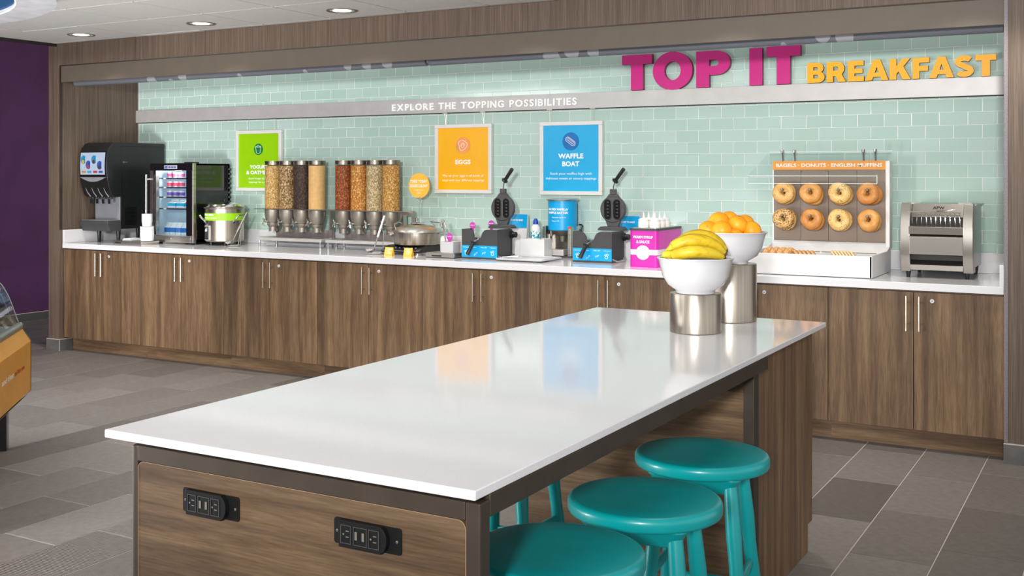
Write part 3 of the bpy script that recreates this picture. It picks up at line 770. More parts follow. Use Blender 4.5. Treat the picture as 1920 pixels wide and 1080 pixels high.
def yogurt(z, colr, lab, x, grp, proto={}):
    key = colr
    if key not in proto:
        t = thing('yogurt_cup', lab, 'yogurt', (x, FY + .125, z), group=grp); proto[key] = t
        MB().lathe([(0, 0), (.024, 0), (.030, .052), (.0305, .054), (0, .054)], 22).build('cup', M['white'], t)
        MB().lathe([(.0268, .016), (.0298, .044)], 22).build('label_band', M[colr], t)
        MB().lathe([(.0315, .053), (.032, .056), (0, .0565)], 22).build('lid', M['foil'], t)
    else: t = dup(proto[key], (x, FY + .125, z), lab)
    return t
pos3 = ['left', 'middle', 'right']
for r_, (z, cn, nm) in enumerate(((SH[0], 'y_pink', 'top'), (SH[1], 'y_red', 'second'), (SH[2], 'y_violet', 'third'))):
    for i in range(3):
        yogurt(FZ + z + .002, cn, '%s %s yogurt cup on the %s fridge shelf' % (pos3[i], {'y_pink': 'pink', 'y_red': 'red', 'y_violet': 'violet'}[cn], nm), FX + .115 + .0665 * i, 'yogurt cups on the %s fridge shelf' % nm)
def carton(loc, w, h, colr, lab, name, grp, gable, proto={}):
    key = (name,)
    if key not in proto:
        t = thing(name, lab, 'carton', loc, group=grp); proto[key] = t
        MB().box(-w / 2, w / 2, 0, w, 0, h).build('box', M['white'], t, smooth=0)
        MB().box(-w / 2 - .0006, w / 2 + .0006, -.0006, w + .0006, h * .5, h * .98).build('label_band', M[colr], t, smooth=0)
        MB().add([(-w / 2, 0, h), (w / 2, 0, h), (w / 2, w, h), (-w / 2, w, h), (-w / 2, w / 2, h + gable), (w / 2, w / 2, h + gable)], [(0, 1, 5, 4), (1, 2, 5), (2, 3, 4, 5), (3, 0, 4)]).box(-w / 2, w / 2, w / 2 - .002, w / 2 + .002, h + gable - .002, h + gable + .012).build('gable_top', M['white'], t, smooth=0)
    else: dup(proto[key], loc, lab)
for i in range(4): carton((FX + .105 + .0655 * i, FY + .095, FZ + z0 + .038), .060, .082, 'c_blue', nth[i] + ' blue milk carton from the left at the bottom of the fridge', 'milk_carton', 'milk cartons in the fridge', .03)
for i in range(2): carton((FX + .160 + .10 * i, FY + .095, FZ + SH[3] + .002), .090, .05, 'c_cyan', pos3[i * 2] + ' cyan juice carton on the fourth fridge shelf', 'juice_carton', 'juice cartons in the fridge', .018)

# ================================================================== OATMEAL KETTLE
KX, KY = -6.552, 6.97
t = thing('oatmeal_kettle', 'round stainless oatmeal kettle with a lime band', 'kettle', (KX, KY, CT))
MB().lathe([(0, .03), (.150, .03), (.159, .038), (.161, .30), (.165, .304), (.172, .306), (.172, .312), (.160, .314)], 56).build('pot', M['steel_v'], t)
MB().lathe([(.158, .313), (.160, .322), (.150, .334), (.148, .338), (.10, .352), (.03, .357), (0, .357)], 48).build('lid', M['chrome'], t)
MB().box(-.02, .02, -.012, .012, .355, .362).cyl((0, 0, .36), (0, 0, .378), .012, .015, 14).build('lid_knob', M['black'], t, bevel=.002)
bnd = MB().lathe([(.1625, .207), (.1628, .267)], 56).build('lime_band', M['lime'], t)
def bend(mb, rad, ang, z):
    """wrap text (x along, -y outward) round a vertical cylinder; ang = direction it faces"""
    out = []
    for x, y, zz in mb.v:
        a = ang + x / rad; out.append(((rad - y) * math.cos(a), (rad - y) * math.sin(a), zz + z))
    mb.v = out; return mb
bend(join(shift(text_mb('ORIGINAL OATMEAL', .135, .0155, .0006, .015), 0, 0, .012), shift(text_mb('CUSTOMIZE WITH TOPPINGS', .16, .009, .0006, .02), .012, 0, -.010)), .1632, R(-103), .233).build('lettering', M['print'], bnd, smooth=0)
for s_ in (0, 1):
    a = PI * s_ + R(-6 if s_ == 0 else 52)
    m = MB().tube([(.162, -.045, .20), (.19, -.045, .225), (.205, -.03, .25), (.205, .03, .25), (.19, .045, .225), (.162, .045, .20)], .006, 8)
    m.cyl((.16, -.045, .195), (.166, -.045, .195), .013, n=12).cyl((.16, .045, .195), (.166, .045, .195), .013, n=12)
    m.xf(Matrix.Rotation(a, 4, 'Z')).build('side_handle', M['chrome'], t)
pn = MB().box(-.035, .035, -.168, -.150, .042, .165).xf(Matrix.Rotation(R(-16), 4, 'Z')).build('control_panel', M['alu'], t, bevel=.003)
MB().box(-.029, .029, -.170, -.160, .05, .157).xf(Matrix.Rotation(R(-16), 4, 'Z')).build('panel_face', M['blackgloss'], pn)
MB().cyl((0, -.178, .125), (0, -.168, .125), .011, n=16).box(-.010, .014, -.172, -.169, .141, .145).xf(Matrix.Rotation(R(-16), 4, 'Z')).build('dial', M['white'], pn)
for k in range(4): MB().cyl((.11 * math.cos(PI / 4 + k * PI / 2), .11 * math.sin(PI / 4 + k * PI / 2), 0), (.11 * math.cos(PI / 4 + k * PI / 2), .11 * math.sin(PI / 4 + k * PI / 2), .032), .017, n=12).build('foot', M['black'], t)
def ladle(name, lab, loc, tip, hm, grip):
    t = thing(name, lab, 'ladle', loc)
    v = Vector(tip)
    MB().lathe([(.0, .004), (.02, .007), (.034, .020), (.038, .032), (.036, .032), (.032, .021), (.019, .010), (0, .007)], 24).build('bowl', M['chrome'], t)
    MB().tube([(.03, .0, .03), tuple(Vector((.03, 0, .03)).lerp(v, .15)), tuple(v)], [.0045, .005, .006], 8).build('shaft', M['chrome'], t)
    MB().tube([tuple(Vector((.03, 0, .03)).lerp(v, .35)), tuple(v)], .0085, 10).build('grip', M[grip], t)
    return t
ladle('ladle', 'steel ladle leaning in a wire rest right of the kettle', (-6.37, 6.83, CT + .010), (.16, .03, .27), None, 'steel')
o = thing('ladle_rest', 'wire ladle rest standing right of the oatmeal kettle', 'ladle rest', (-6.345, 6.86, CT))
MB().lathe([(0, .002), (.05, .002), (.056, .009), (.054, .010), (.048, .005), (0, .005)], 28).build('dish', M['chrome'], o)
MB().tube([(.045, .02, .005), (.055, .02, .15), (.07, 0, .165), (.07, -.03, .16)], .003, 7).tube([(.06, -.02, .005), (.075, -.02, .10), (.06, .02, .145)], .003, 7).build('wire_frame', M['chrome'], o)

# ================================================================== CEREAL DISPENSERS
M['cer1'] = speckle('granola_pale', [(226, 190, 122), (206, 160, 88), (244, 222, 166)], 118, dark=(150, 105, 55))
M['cer2'] = speckle('granola_seed', [(228, 196, 140), (130, 84, 46), (196, 148, 92), (240, 216, 170)], 98, dark=(50, 30, 18))
M['cer3'] = speckle('choc_flakes', [(58, 42, 36), (82, 60, 50), (104, 84, 74)], 120, dark=(16, 10, 8))
M['cer4'] = mat('wheat_powder', (222, 178, 116), .8, var=.04, scale=40, bump=.1)
M['cer5'] = speckle('bran_clusters', [(176, 92, 42), (150, 70, 32), (206, 128, 70)], 96, dark=(60, 24, 10))
M['cer6'] = speckle('corn_flakes', [(226, 158, 70), (206, 132, 52), (246, 200, 124)], 92, dark=(130, 70, 24))
M['cer7'] = speckle('oat_rings', [(222, 198, 150), (196, 164, 112), (240, 228, 196)], 104, dark=(96, 72, 44))
M['cer8'] = speckle('honey_flakes', [(222, 170, 88), (200, 142, 64), (244, 208, 136)], 112, dark=(110, 66, 28))
cer_names = ['pale granola', 'seeded granola', 'dark chocolate flakes', 'tan wheat powder', 'brown bran clusters', 'orange corn flakes', 'cream oat cereal', 'golden honey flakes']
def cereal_unit(x0, w, xs, mats, lab, right_end):
    t = thing('cereal_dispenser', lab, 'cereal dispenser', (x0, 6.975, CT), group='four-tube cereal dispensers')
    yc = .105
    MB().prism([(0, .048), (0, .066), (.015, .074), (.235, .074), (.235, .048)], 'x', 0, w).build('tray', M['alu'], t, bevel=.003)
    MB().box(.01, w - .01, .02, .20, .0735, .0755).build('tray_grid', M['steel_x'], t)
    for x in (.02, w - .02):
        for y in (.015, .22): MB().cyl((x, y, 0), (x, y, .05), .009, n=12).build('foot', M['chrome'], t)
    tp = [(.085, .075)]
    body = [(.085, .075), (w, .075), (w, .14)]
    for x in reversed(xs):
        body += [(x + .062, .138)] + [(x + .05 * math.cos(a), .138 - .03 * math.sin(a)) for a in [PI * i / 8 for i in range(9)]] + [(x - .062, .138)]
    body = [q for q in body if .085 <= q[0] <= w] + [(.085, .138)]
    MB().prism(body, 'y', .14, .152).box(.085, .10, .152, .20, .075, .26).box(w - .04, w - .025, .152, .20, .075, .30).build('back_panel', M['steel_x'], t, smooth=0)
    MB().box(-.055 if not right_end else -.012, w + (.06 if right_end else .022), .02, .19, .300, .306).build('shelf_plate', M['steel_x'], t)
    if right_end:
        MB().prism([(w - .02, .306), (w + .10, .306), (w + .115, .11), (w + .095, .11), (w + .085, .265), (w + .07, .275), (w + .0, .275), (w - .02, .22)], 'y', .10, .115).build('end_bracket', M['cast'], t, smooth=0)
    for x, mn, nm in zip(xs, mats, range(4)):
        tb = MB().lathe([(.0705, .306), (.0705, .695)], 36, (x, yc, 0)).build('tube', M['clear'], t)
        MB().lathe([(0, .307), (.0675, .307), (.0675, .655), (.05, .66), (0, .658)], 36, (x, yc, 0)).build('cereal', M[mn], tb)
        MB().lathe([(.069, .664), (.069, .690), (.0715, .692), (.0715, .696), (0, .697)], 32, (x, yc, 0)).build('tube_cap', M['cap_steel'], tb)
        hp = MB().lathe([(.0705, .300), (.0705, .288), (.069, .25), (.062, .215), (.052, .196), (.050, .190), (.050, .184), (.048, .172), (.040, .160), (.037, .156), (.036, .120), (.033, .120), (.033, .15)], 32, (x, yc, 0)).build('hopper', M['cast'], t)
        MB().lathe([(.0512, .1895), (.0512, .1865)], 32, (x, yc, 0)).build('seam', M['dark'], hp)
        a = R(-120); dx, dy = math.cos(a), math.sin(a); kx, ky, kz = x + .052 * dx, yc + .052 * dy, .198
        kn = MB().cyl((kx, ky, kz), (kx + .03 * dx, ky + .03 * dy, kz), .006, n=10)
        ex, ey = kx + .03 * dx, ky + .03 * dy
        for q in ((.030, .022), (-.016, .030)):
            kn.tube([(ex - q[0] * -dy, ey - q[0] * dx, kz - q[1]), (ex, ey, kz), (ex + q[0] * -dy, ey + q[0] * dx, kz + q[1])], [.006, .005, .006], 8)
        kn.build('knob', M['chrome'], hp)
    return t
M['cap_steel'] = brushed('tube_cap_steel', (150, 138, 126), .35, 'v')
cereal_unit(-6.205, .665, [.085, .237, .388, .541], ['cer1', 'cer2', 'cer3', 'cer4'], 'left cereal dispenser with pale, seeded, dark and tan cereals', False)
cereal_unit(-5.50, .665, [.104, .256, .408, .560], ['cer5', 'cer6', 'cer7', 'cer8'], 'right cereal dispenser with brown, orange, cream and golden cereals', True)

# ================================================================== HOT PLATE, PAN, EGG SIGN, CARDS
t = thing('hot_plate', 'black portable hot plate under the round steel pan', 'hot plate', (-4.775, 6.715, CT))
MB().prism([(0, .018), (0, .034), (.085, .066), (.33, .066), (.33, .018)], 'x', 0, .335).build('body', M['black'], t, bevel=.004)
for i in range(6): MB().cyl((.10 + .035 * i, .045, .050), (.10 + .035 * i, .044, .0535), .008, n=12).build('touch_button', M['arm'], t)
MB().box(.01, .325, -.001, .002, .030, .033).build('front_trim', M['arm'], t)
for x in (.04, .295):
    for y in (.04, .29): MB().cyl((x, y, 0), (x, y, .02), .022, .019, 18).build('foot', M['chrome'], t)
PXc, PYc, PZ = -4.585, 6.905, CT + .0665
t = thing('steel_pan', 'round stainless covered pan standing on the black hot plate', 'pan', (PXc, PYc, PZ))
MB().lathe([(0, .001), (.155, .001), (.168, .006), (.171, .014), (.172, .088), (.176, .091), (.176, .095), (.170, .095)], 64).build('pan', M['steel_v'], t)
MB().lathe([(.176, .0955), (.175, .10), (.166, .112), (.15, .126), (.118, .140), (.07, .150), (0, .153)], 64).build('lid', M['chrome3'] if 'chrome3' in M else M['steel_x'], t)
MB().lathe([(0, .152), (.018, .153), (.05, .156), (.047, .162), (.02, .166), (.012, .17), (.010, .178), (.016, .186), (.013, .196), (0, .199)], 28).build('lid_knob', M['chrome'], t)
for s_ in (-1, 1):
    MB().tube([(s_ * .165, -.06, .085), (s_ * .205, -.05, .095), (s_ * .215, 0, .10), (s_ * .205, .05, .095), (s_ * .165, .06, .085)], .006, 8).xf(Matrix.Rotation(R(30), 4, 'Z')).build('side_handle', M['chrome'], t)
MB().tube([(-.10, -.13, .115), (-.14, -.10, .15), (-.155, -.02, .165), (-.17, .05, .15)], .005, 8).build('lid_clip', M['chrome'], t); MB().tube([(.12, .06, .14), (.06, .09, .168), (.16, .07, .165), (.20, .03, .13)], .006, 8).build('lid_clip', M['chrome'], t)
t = thing('egg_sign', 'round amber MAKE TODAY EGGSCELLENT sign on a wire stand behind the pan', 'sign', (-4.695, 7.10, CT))
dz = .501
d = MB().lathe([(0, -.002), (.094, -.002), (.094, .002), (0, .002)], 56, (0, 0, dz), 'y').build('disc', M['amber'], t, smooth=30)
join(shift(text_mb('MAKE TODAY', .150, .023, .0006, .015), 0, -.003, dz + .022), shift(text_mb('EGGSCELLENT', .156, .023, .0006, .015), 0, -.003, dz - .012),
     shift(text_mb('scrambled with love', .085, .008, .0006, .0), 0, -.003, dz - .036), shift(text_mb('add your', .035, .007, .0006, .0), 0, -.003, dz - .050), shift(text_mb('toppings', .04, .007, .0006, .0), 0, -.003, dz - .062)).build('lettering', M['print'], d, smooth=0)
MB().tube([(0, 0, .002), (0, 0, dz - .125)], .0022, 8).tube([(.018 * math.cos(a), -.004, dz - .103 + .018 * math.sin(a)) for a in [R(-90 + 15 * i) for i in range(24)]], .0022, 7, closed=True).lathe([(0, 0), (.045, 0), (.045, .004), (0, .006)], 24).build('wire_stand', M['chrome'], t)
for x, y, lab, tx in ((-4.672, 6.605, 'left small amber card in front of the hot plate', ('SCRAMBLED', 'EGGS', '& CHEESE')), (-4.508, 6.61, 'right small amber card in front of the hot plate', ('TURKEY', 'SAUSAGE', '& EGG'))):
    t = thing('table_card', lab, 'card', (x, y, CT), group='small amber cards')
    p = MB().prism([(0, 0), (.016, .062), (.019, .062), (.034, 0), (.031, 0), (.0175, .056), (.003, 0)], 'x', 0, .070).build('card', M['amber'], t, smooth=0)
    m = join(*[shift(text_mb(q, None, .0085, .0005, .02), .035, 0, .044 - .014 * i) for i, q in enumerate(tx)])
    m.v = [(v[0], v[1] + v[2] * .258 - .0003, v[2]) for v in m.v]; m.build('lettering', M['print'], p, smooth=0)
ladle('serving_spoon', 'white-handled serving spoon leaning in a wire rest left of the pan', (-4.83, 6.66, CT + .012), (.06, .09, .27), None, 'white')
o = thing('spoon_rest', 'small wire spoon rest left of the hot plate', 'spoon rest', (-4.815, 6.69, CT))
MB().lathe([(0, .002), (.055, .002), (.062, .010), (.060, .011), (.053, .005), (0, .005)], 28).build('dish', M['chrome'], o)
MB().tube([(.05, .03, .005), (.05, .045, .16), (.02, .055, .19), (.0, .055, .17)], .0028, 7).build('wire_frame', M['chrome'], o)

# ---- condiment tray with caddies
t = thing('condiment_tray', 'low stainless stand holding white square caddies left of the first waffle maker', 'stand', (-4.325, 6.625, CT))
MB().box(0, .235, 0, .20, .005, .036).build('body', M['steel_x'], t, bevel=.002)
MB().box(.05, .13, -.001, .004, .010, .020).build('slot', M['dark'], t)
MB().box(.002, .233, .002, .198, 0, .006).build('base', M['dark'], t)
def open_box(mb, w, d, h, tk, taper=0):
    a, b_ = w / 2, d / 2; k = taper
    o = [(-a + k, -b_ + k, 0), (a - k, -b_ + k, 0), (a - k, b_ - k, 0), (-a + k, b_ - k, 0), (-a, -b_, h), (a, -b_, h), (a, b_, h), (-a, b_, h)]
    i_ = [(-a + k + tk, -b_ + k + tk, tk), (a - k - tk, -b_ + k + tk, tk), (a - k - tk, b_ - k - tk, tk), (-a + k + tk, b_ - k - tk, tk), (-a + tk, -b_ + tk, h), (a - tk, -b_ + tk, h), (a - tk, b_ - tk, h), (-a + tk, b_ - tk, h)]
    return mb.add(o + i_, [(0, 3, 2, 1), (0, 1, 5, 4), (1, 2, 6, 5), (2, 3, 7, 6), (3, 0, 4, 7), (8, 9, 10, 11), (9, 8, 12, 13), (10, 9, 13, 14), (11, 10, 14, 15), (8, 11, 15, 12), (4, 5, 13, 12), (5, 6, 14, 13), (6, 7, 15, 14), (7, 4, 12, 15)])
def caddy(loc, lab, w, d, h, tags):
    t = thing('square_caddy', lab, 'caddy', loc, group='white square caddies')
    open_box(MB(), w, d, h, .004, .003).build('bowl', M['porcelain'], t, smooth=0, bevel=.002)
    open_box(MB(), w * .9, d * .9, h * .5, .001).xf(Matrix.Translation((0, 0, .006))).build('filling', mat('crumbs', (170, 130, 90), .8, var=.3, scale=200), t, smooth=0)
    for x, y, z, lean, tx in tags:
        s_ = thing('topping_spoon', 'magenta tag on a topping spoon, ' + tx[1], 'topping spoon', (loc[0] + x, loc[1] + y, loc[2] + .012), group='magenta topping tags')
        MB().prism([(-.010, 0), (.010, 0), (.012, z - .02), (-.012, z - .02)], 'y', -.0012, .0012).prism(arc(0, z, .024, .026, 0, 360, 28)[:-1], 'y', -.0015, .0015).build('tag', M['tagm'], s_, smooth=0)
        join(shift(text_mb(tx[0], .036, .008, .0005, .012), 0, -.0018, z - .001)).build('lettering', M['print'], s_, smooth=0)
    return t
M['tagm'] = mat('magenta_tag', (196, 60, 176), .5, var=.02)
zt = CT + .0365
caddy((-4.165, 6.70, zt), 'front white caddy on the stainless stand', .105, .105, .078, [(.01, -.03, .10, 0, ('TOPPINGS', 'lowest of the three, in the front caddy'))])
caddy((-4.235, 6.775, zt), 'rear left white caddy on the stainless stand', .06, .06, .075, [])
caddy((-4.13, 6.945, CT), 'white caddy half hidden behind the first waffle maker', .09, .09, .07, [(.0, .0, .205, 0, ('CHOCOLATE', 'middle of the three, just left of the waffle maker'))])
caddy((-4.04, 7.06, CT), 'rear white caddy behind the first waffle maker', .09, .09, .07, [(.0, .0, .215, 0, ('BACON', 'rightmost of the three, above the waffle maker'))])
for x, y, r_, h_, lab in ((-4.22, 7.07, .05, .14, 'tall clear plastic jar behind the white caddies'), (-4.30, 6.86, .045, .12, 'short clear plastic jar behind the stainless stand')):
    o = MB().lathe([(0, .002), (r_, .002), (r_, h_), (r_ * .8, h_ + .02), (0, h_ + .024), ], 28).lathe([(r_ - .003, .004), (r_ - .003, h_)], 28).build('plastic_jar', mat('frosted_plastic', (226, 228, 224), .25, var=.02), None, (x, y, CT)); tag(o, lab, 'jar')
t = thing('steel_tongs', 'steel tongs standing in the rear left white caddy', 'tongs', (-4.235, 6.775, zt + .008))
for s_ in (-1, 1): MB().tube([(s_ * .012, 0, 0), (s_ * .022, .0, .08), (-.05 + s_ * .004, .01, .22)], [.004, .005, .006], 8).build('arm', M['chrome'], t)

# ================================================================== WAFFLE MAKERS
def waffle_maker(loc, lab, offx):
    t = thing('waffle_maker', lab, 'waffle maker', loc, group='rotary waffle makers')
    w = .143
    sh = [(-w, 0), (w, 0), (w, .206), (.065, .206)] + arc(.065, .150, .05, .056, 90, 160, 8) + [(.008, .145), (-.03, .135), (-.045, .150)] + arc(-.095, .150, .052, .056, 20, 90, 8) + [(-w, .206)]
    MB().prism(sh, 'y', 0, .012).build('front_shell', M['charcoal'], t, smooth=25)
    MB().box(w - .012, w, .012, .19, .012, .206).build('side_shell', M['charcoal'], t, bevel=.002)
    MB().box(-w, -w + .012, .012, .13, .012, .206).build('side_shell', M['charcoal'], t, bevel=.002)
    p = MB().box(-w + .001, w - .001, -.0016, 0, .012, .094).build('blue_label', M['blue'], t, smooth=0)
    lt = []
    for i, tx in enumerate(('1 Spray batter', '2 Close', '3 Flip waffle', '4 Remove')):
        lt.append(shift(text_mb(tx, .048 if i != 1 else .03, .0065, .0004, .0), -.108 + .072 * i, -.0017, .078))
    join(*lt).build('lettering', M['print'], p, smooth=0)
    ic = MB()
    for x in (-.105, .105):
        for dx, dz, r_ in ((0, 0, .010), (.006, .016, .007), (-.008, .014, .005)):
            ic.tube([(x + dx + r_ * math.cos(a), -.0018, .038 + dz + r_ * math.sin(a)) for a in [2 * PI * k / 14 for k in range(14)]], .0012, 5, closed=True)
    for x, dz in ((-.035, -.012), (-.02, .0), (.03, .0), (.045, .004)):
        ic.tube([(x + .006 * math.cos(a), -.0018, .04 + dz + .006 * math.sin(a)) for a in [2 * PI * k / 10 for k in range(8)]], .001, 5)
    ic.build('label_icons', M['print'], p)
    MB().box(-.118, .118, .03, .30, .0, .024).build('base', M['steel_x'], t, bevel=.003)
    MB().box(-.10, .10, .035, .22, .024, .085).build('drip_body', M['iron'], t, bevel=.006)
    gr = MB().lathe([(0, -.02), (.088, -.02), (.092, -.012), (.092, .012), (.088, .02), (0, .02)], 40, (0, .115, .125)).build('lower_grid', M['iron'], t)
    for x in (-.03, .03): MB().prism(rrect(x - .021, x + .021, .05, .18, .02, 5), 'z', .144, .147).build('mould', M['blackgloss'], gr)
    MB().tube([(w + .004, .0, .028), (w + .022, .03, .012), (w + .026, .16, .010), (w + .004, .20, .012)], .005, 8).build('drip_rod', M['chrome'], t)
    MB().cyl((.10, .195, .165), (.185, .195, .165), .020, n=18).cyl((.13, .195, .165), (.155, .195, .165), .027, n=18).build('pivot', M['black'], t)
    MB().box(.105, .125, .19, .25, .02, .20).build('pivot_post', M['iron'], t, bevel=.003)
    px, py = offx, .25
    MB().prism([(-.095, .0), (.09, .0), (.09, .012), (.075, .026), (-.075, .026), (-.095, .012)], 'y', py - .05, py + .03).xf(Matrix.Translation((px, 0, .205))).build('hinge_block', M['iron'], t, bevel=.003)
    zc = .348
    up = MB().lathe([(0, -.020), (.086, -.020), (.091, -.014), (.091, .012), (.086, .018), (0, .018)], 56, (px, py, zc), 'y').prism([(px - .038, zc - .115), (px + .038, zc - .115), (px + .055, zc - .07), (px - .055, zc - .07)], 'y', py - .015, py + .014).prism([(px - .05, zc + .075), (px + .05, zc + .075), (px + .028, zc + .104), (px - .028, zc + .104)], 'y', py - .012, py + .012).build('upper_grid', M['iron'], t)
    for s_ in (-1, 1):
        x = px + s_ * .034
        MB().prism(rrect(x - .0275, x + .0275, zc - .070, zc + .070, .0265, 6), 'y', py - .0215, py - .0195).build('mould', M['mattblack'], up)
        rb = MB()
        for k in range(5): rb.sphere((x, py - .0205, zc - .046 + .023 * k), .0125, 12, 8, (1.1, .6, .86))
        rb.build('waffle_ribs', M['black'], up)
        rim = [(q[0], py - .0212, q[1]) for q in rrect(x - .0275, x + .0275, zc - .070, zc + .070, .0265, 5)]
        MB().tube(rim, .0022, 6, closed=True).build('mould_rim', M['iron'], up)
    MB().box(px - .021, px + .021, py - .016, py + .014, zc + .102, zc + .138).build('latch', M['iron'], up, bevel=.003)
    h = MB().tube([(px, py, zc + .136), (px + .004, py - .002, zc + .160), (px + .014, py - .008, zc + .188)], .0045, 8).build('handle_rod', M['chrome'], t)
    a, b_ = Vector((px + .016, py - .01, zc + .192)), Vector((px + .092, py - .035, zc + .278))
    d = (b_ - a).normalized()
    MB().tube([a, a + d * .006, a + d * .008, a + d * .014, a + d * .016, b_ - d * .004, b_], [.022, .024, .022, .016, .0125, .0135, .011], 16).build('grip', M['black'], h)
    h = MB().tube([(.01, .03, .135), (-.012, .0, .138), (-.03, -.022, .122)], .0045, 8).tube([(-.02, .012, .145), (.02, .02, .15), (.05, .03, .14)], .006, 8).build('handle_rod', M['chrome'], t)
    a, b_ = Vector((-.032, -.024, .118)), Vector((-.054, -.075, .034)); d = (b_ - a).normalized()
    MB().tube([a, a + d * .005, a + d * .008, a + d * .014, b_ - d * .004, b_], [.020, .022, .019, .012, .0145, .012], 16).build('grip', M['black'], h)
    return t
waffle_maker((-3.918, 6.68, CT), 'left rotary waffle maker beside the white caddies', .05)
waffle_maker((-3.118, 6.80, CT), 'right rotary waffle maker beside the magenta syrup warmer', .045)
for (x, y, lab) in ((-3.865, 7.10, 'blue tent sign behind the left waffle maker'), (-3.035, 7.19, 'blue tent sign behind the right waffle maker')):
    t = thing('tent_sign', lab, 'sign', (x, y, CT), group='blue tent signs')
    MB().prism([(0, 0), (.035, .30), (.04, .30), (.075, 0)], 'x', -.085, .085).build('stand', M['white'], t, smooth=0)
    f = MB().prism([(.0108, .2), (.0225, .298), (.024, .298), (.0123, .2)], 'x', -.084, .084).xf(Matrix.Translation((0, .0085, 0))).build('print_face', M['blue'], t, smooth=0)
    m = shift(text_mb('HOW TO MAKE', .10, .013, .0005, .02), 0, 0, .25); m.v = [(v[0], v[1] + .0075 + (v[2] - .1) * .1187, v[2]) for v in m.v]; m.build('lettering', M['print'], f, smooth=0)

# ---- plate, white block, spray bottle, fork
o = MB()
o.prism(rrect(-.17, .17, -.15, .15, .02), 'z', .006, .010); o.tube([(q[0], q[1], .014) for q in rrect(-.175, .175, -.155, .155, .02)], .006, 8, closed=True); o.prism(rrect(-.11, .11, -.10, .10, .015), 'z', 0, .007)
o = o.build('serving_plate', M['porcelain'], None, (-3.575, 6.765, CT)); tag(o, 'flat white rectangular plate between the two waffle makers', 'plate')
t = thing('napkin_box', 'plain white square box standing behind the white plate', 'box', (-3.732, 6.93, CT))
open_box(MB(), .19, .12, .135, .006).xf(Matrix.Translation((.095, .06, 0))).build('box', M['white'], t, smooth=0, bevel=.002)
MB().box(.010, .180, .010, .110, .08, .131).build('napkin_stack', M['foam'], t, smooth=0)
t = thing('spray_bottle', 'white and teal cooking spray bottle with blue cap on the white box', 'bottle', (-3.640, 6.99, CT + .1315))
MB().lathe([(0, 0), (.030, 0), (.033, .004), (.033, .07), (.030, .088), (.019, .102), (.015, .105), (0, .106)], 28).build('body', M['white'], t)
t2 = NT('spray_label').set(.35); f = t2.noise(t2.coords((1, 1, 1)), 60, 3)
t2.base(t2.ramp(f, [(.46, (238, 240, 242)), (.5, (40, 165, 180)), (.62, (20, 120, 140))]))
MB().lathe([(.0333, .006), (.0333, .058)], 28).build('label_band', t2.m, t)
MB().lathe([(.016, .104), (.018, .106), (.017, .128), (.011, .142), (.006, .146), (0, .146)], 20).build('cap', mat('cap_blue', (24, 64, 170), .35), t)
t = thing('plastic_fork', 'white plastic serving fork lying on the left of the white plate', 'fork', (-3.73, 6.665, CT + .0205))
MB().tube([(0, 0, .001), (.06, .03, .004), (.10, .05, .003)], [.004, .005, .009], 8).build('handle', M['white'], t)
for k in range(3): MB().tube([(.10, .05, .003), (.128 - .006 * k, .052 + .010 * k, .003)], .002, 6).build('tine', M['white'], t)

# ================================================================== BATTER DISPENSER
t = thing('batter_dispenser', 'waffle batter dispenser with a big blue canister on steel columns', 'batter dispenser', (-3.503, 7.14, CT))
cn = MB().lathe([(0, .192), (.098, .192), (.103, .198), (.103, .402), (.098, .406)], 56).build('canister', M['blue'], t)
MB().lathe([(.113, .402), (.115, .408), (.11, .414), (.06, .417), (0, .418)], 48).build('lid', M['steel_x'], cn)
bend(join(shift(text_mb('MALTED VANILLA', .165, .0165, .0006, .028), 0, 0, .012), shift(text_mb('WAFFLE BATTER', .165, .0165, .0006, .028), 0, 0, -.012)), .1034, R(-88), .322).build('lettering', M['print'], cn, smooth=0)
bend(join(shift(text_mb('Pull handle back to 10', .105, .0095, .0005, .0), 0, 0, .012), shift(text_mb('Ring to fill', .055, .0095, .0005, .0), -.025, 0, -.012)), .1034, R(-80), .268).build('small_lettering', M['print'], cn, smooth=0)
for x in (-.122, .075): MB().box(x, x + .024, -.075, .09, .012, .222).build('column', M['steel'], t, bevel=.003)
MB().box(-.122, .099, .07, .09, .012, .20).build('back_plate', M['steel_x'], t, bevel=.002)
MB().box(-.128, .108, -.082, .092, 0, .012).build('base_plate', M['iron'], t, bevel=.002)
MB().lathe([(.098, .192), (.06, .165), (.03, .15), (.022, .11), (0, .11)], 32).build('funnel', M['cast'], t)
MB().cyl((-.075, -.058, .105), (-.075, -.058, .165), .021, n=20).cyl((-.075, -.07, .03), (-.075, -.07, .105), .003, n=8).box(-.06, -.045, -.078, -.066, .15, .205).build('portion_valve', M['cast'], t, bevel=.001)
MB().box(-.07, .045, -.080, .03, .014, .058).build('drip_pan', M['alu'], t, bevel=.004)
MB().tube([(.10, .06, .232), (.125, .05, .232), (.14, .03, .225), (.155, -.02, .17), (.17, -.03, .165)], .0045, 8).build('lever', M['black'], t)
MB().box(.081, .0995, -.0765, -.075, .205, .222).build('red_mark', mat('red_orange', (216, 84, 40), .4), t)

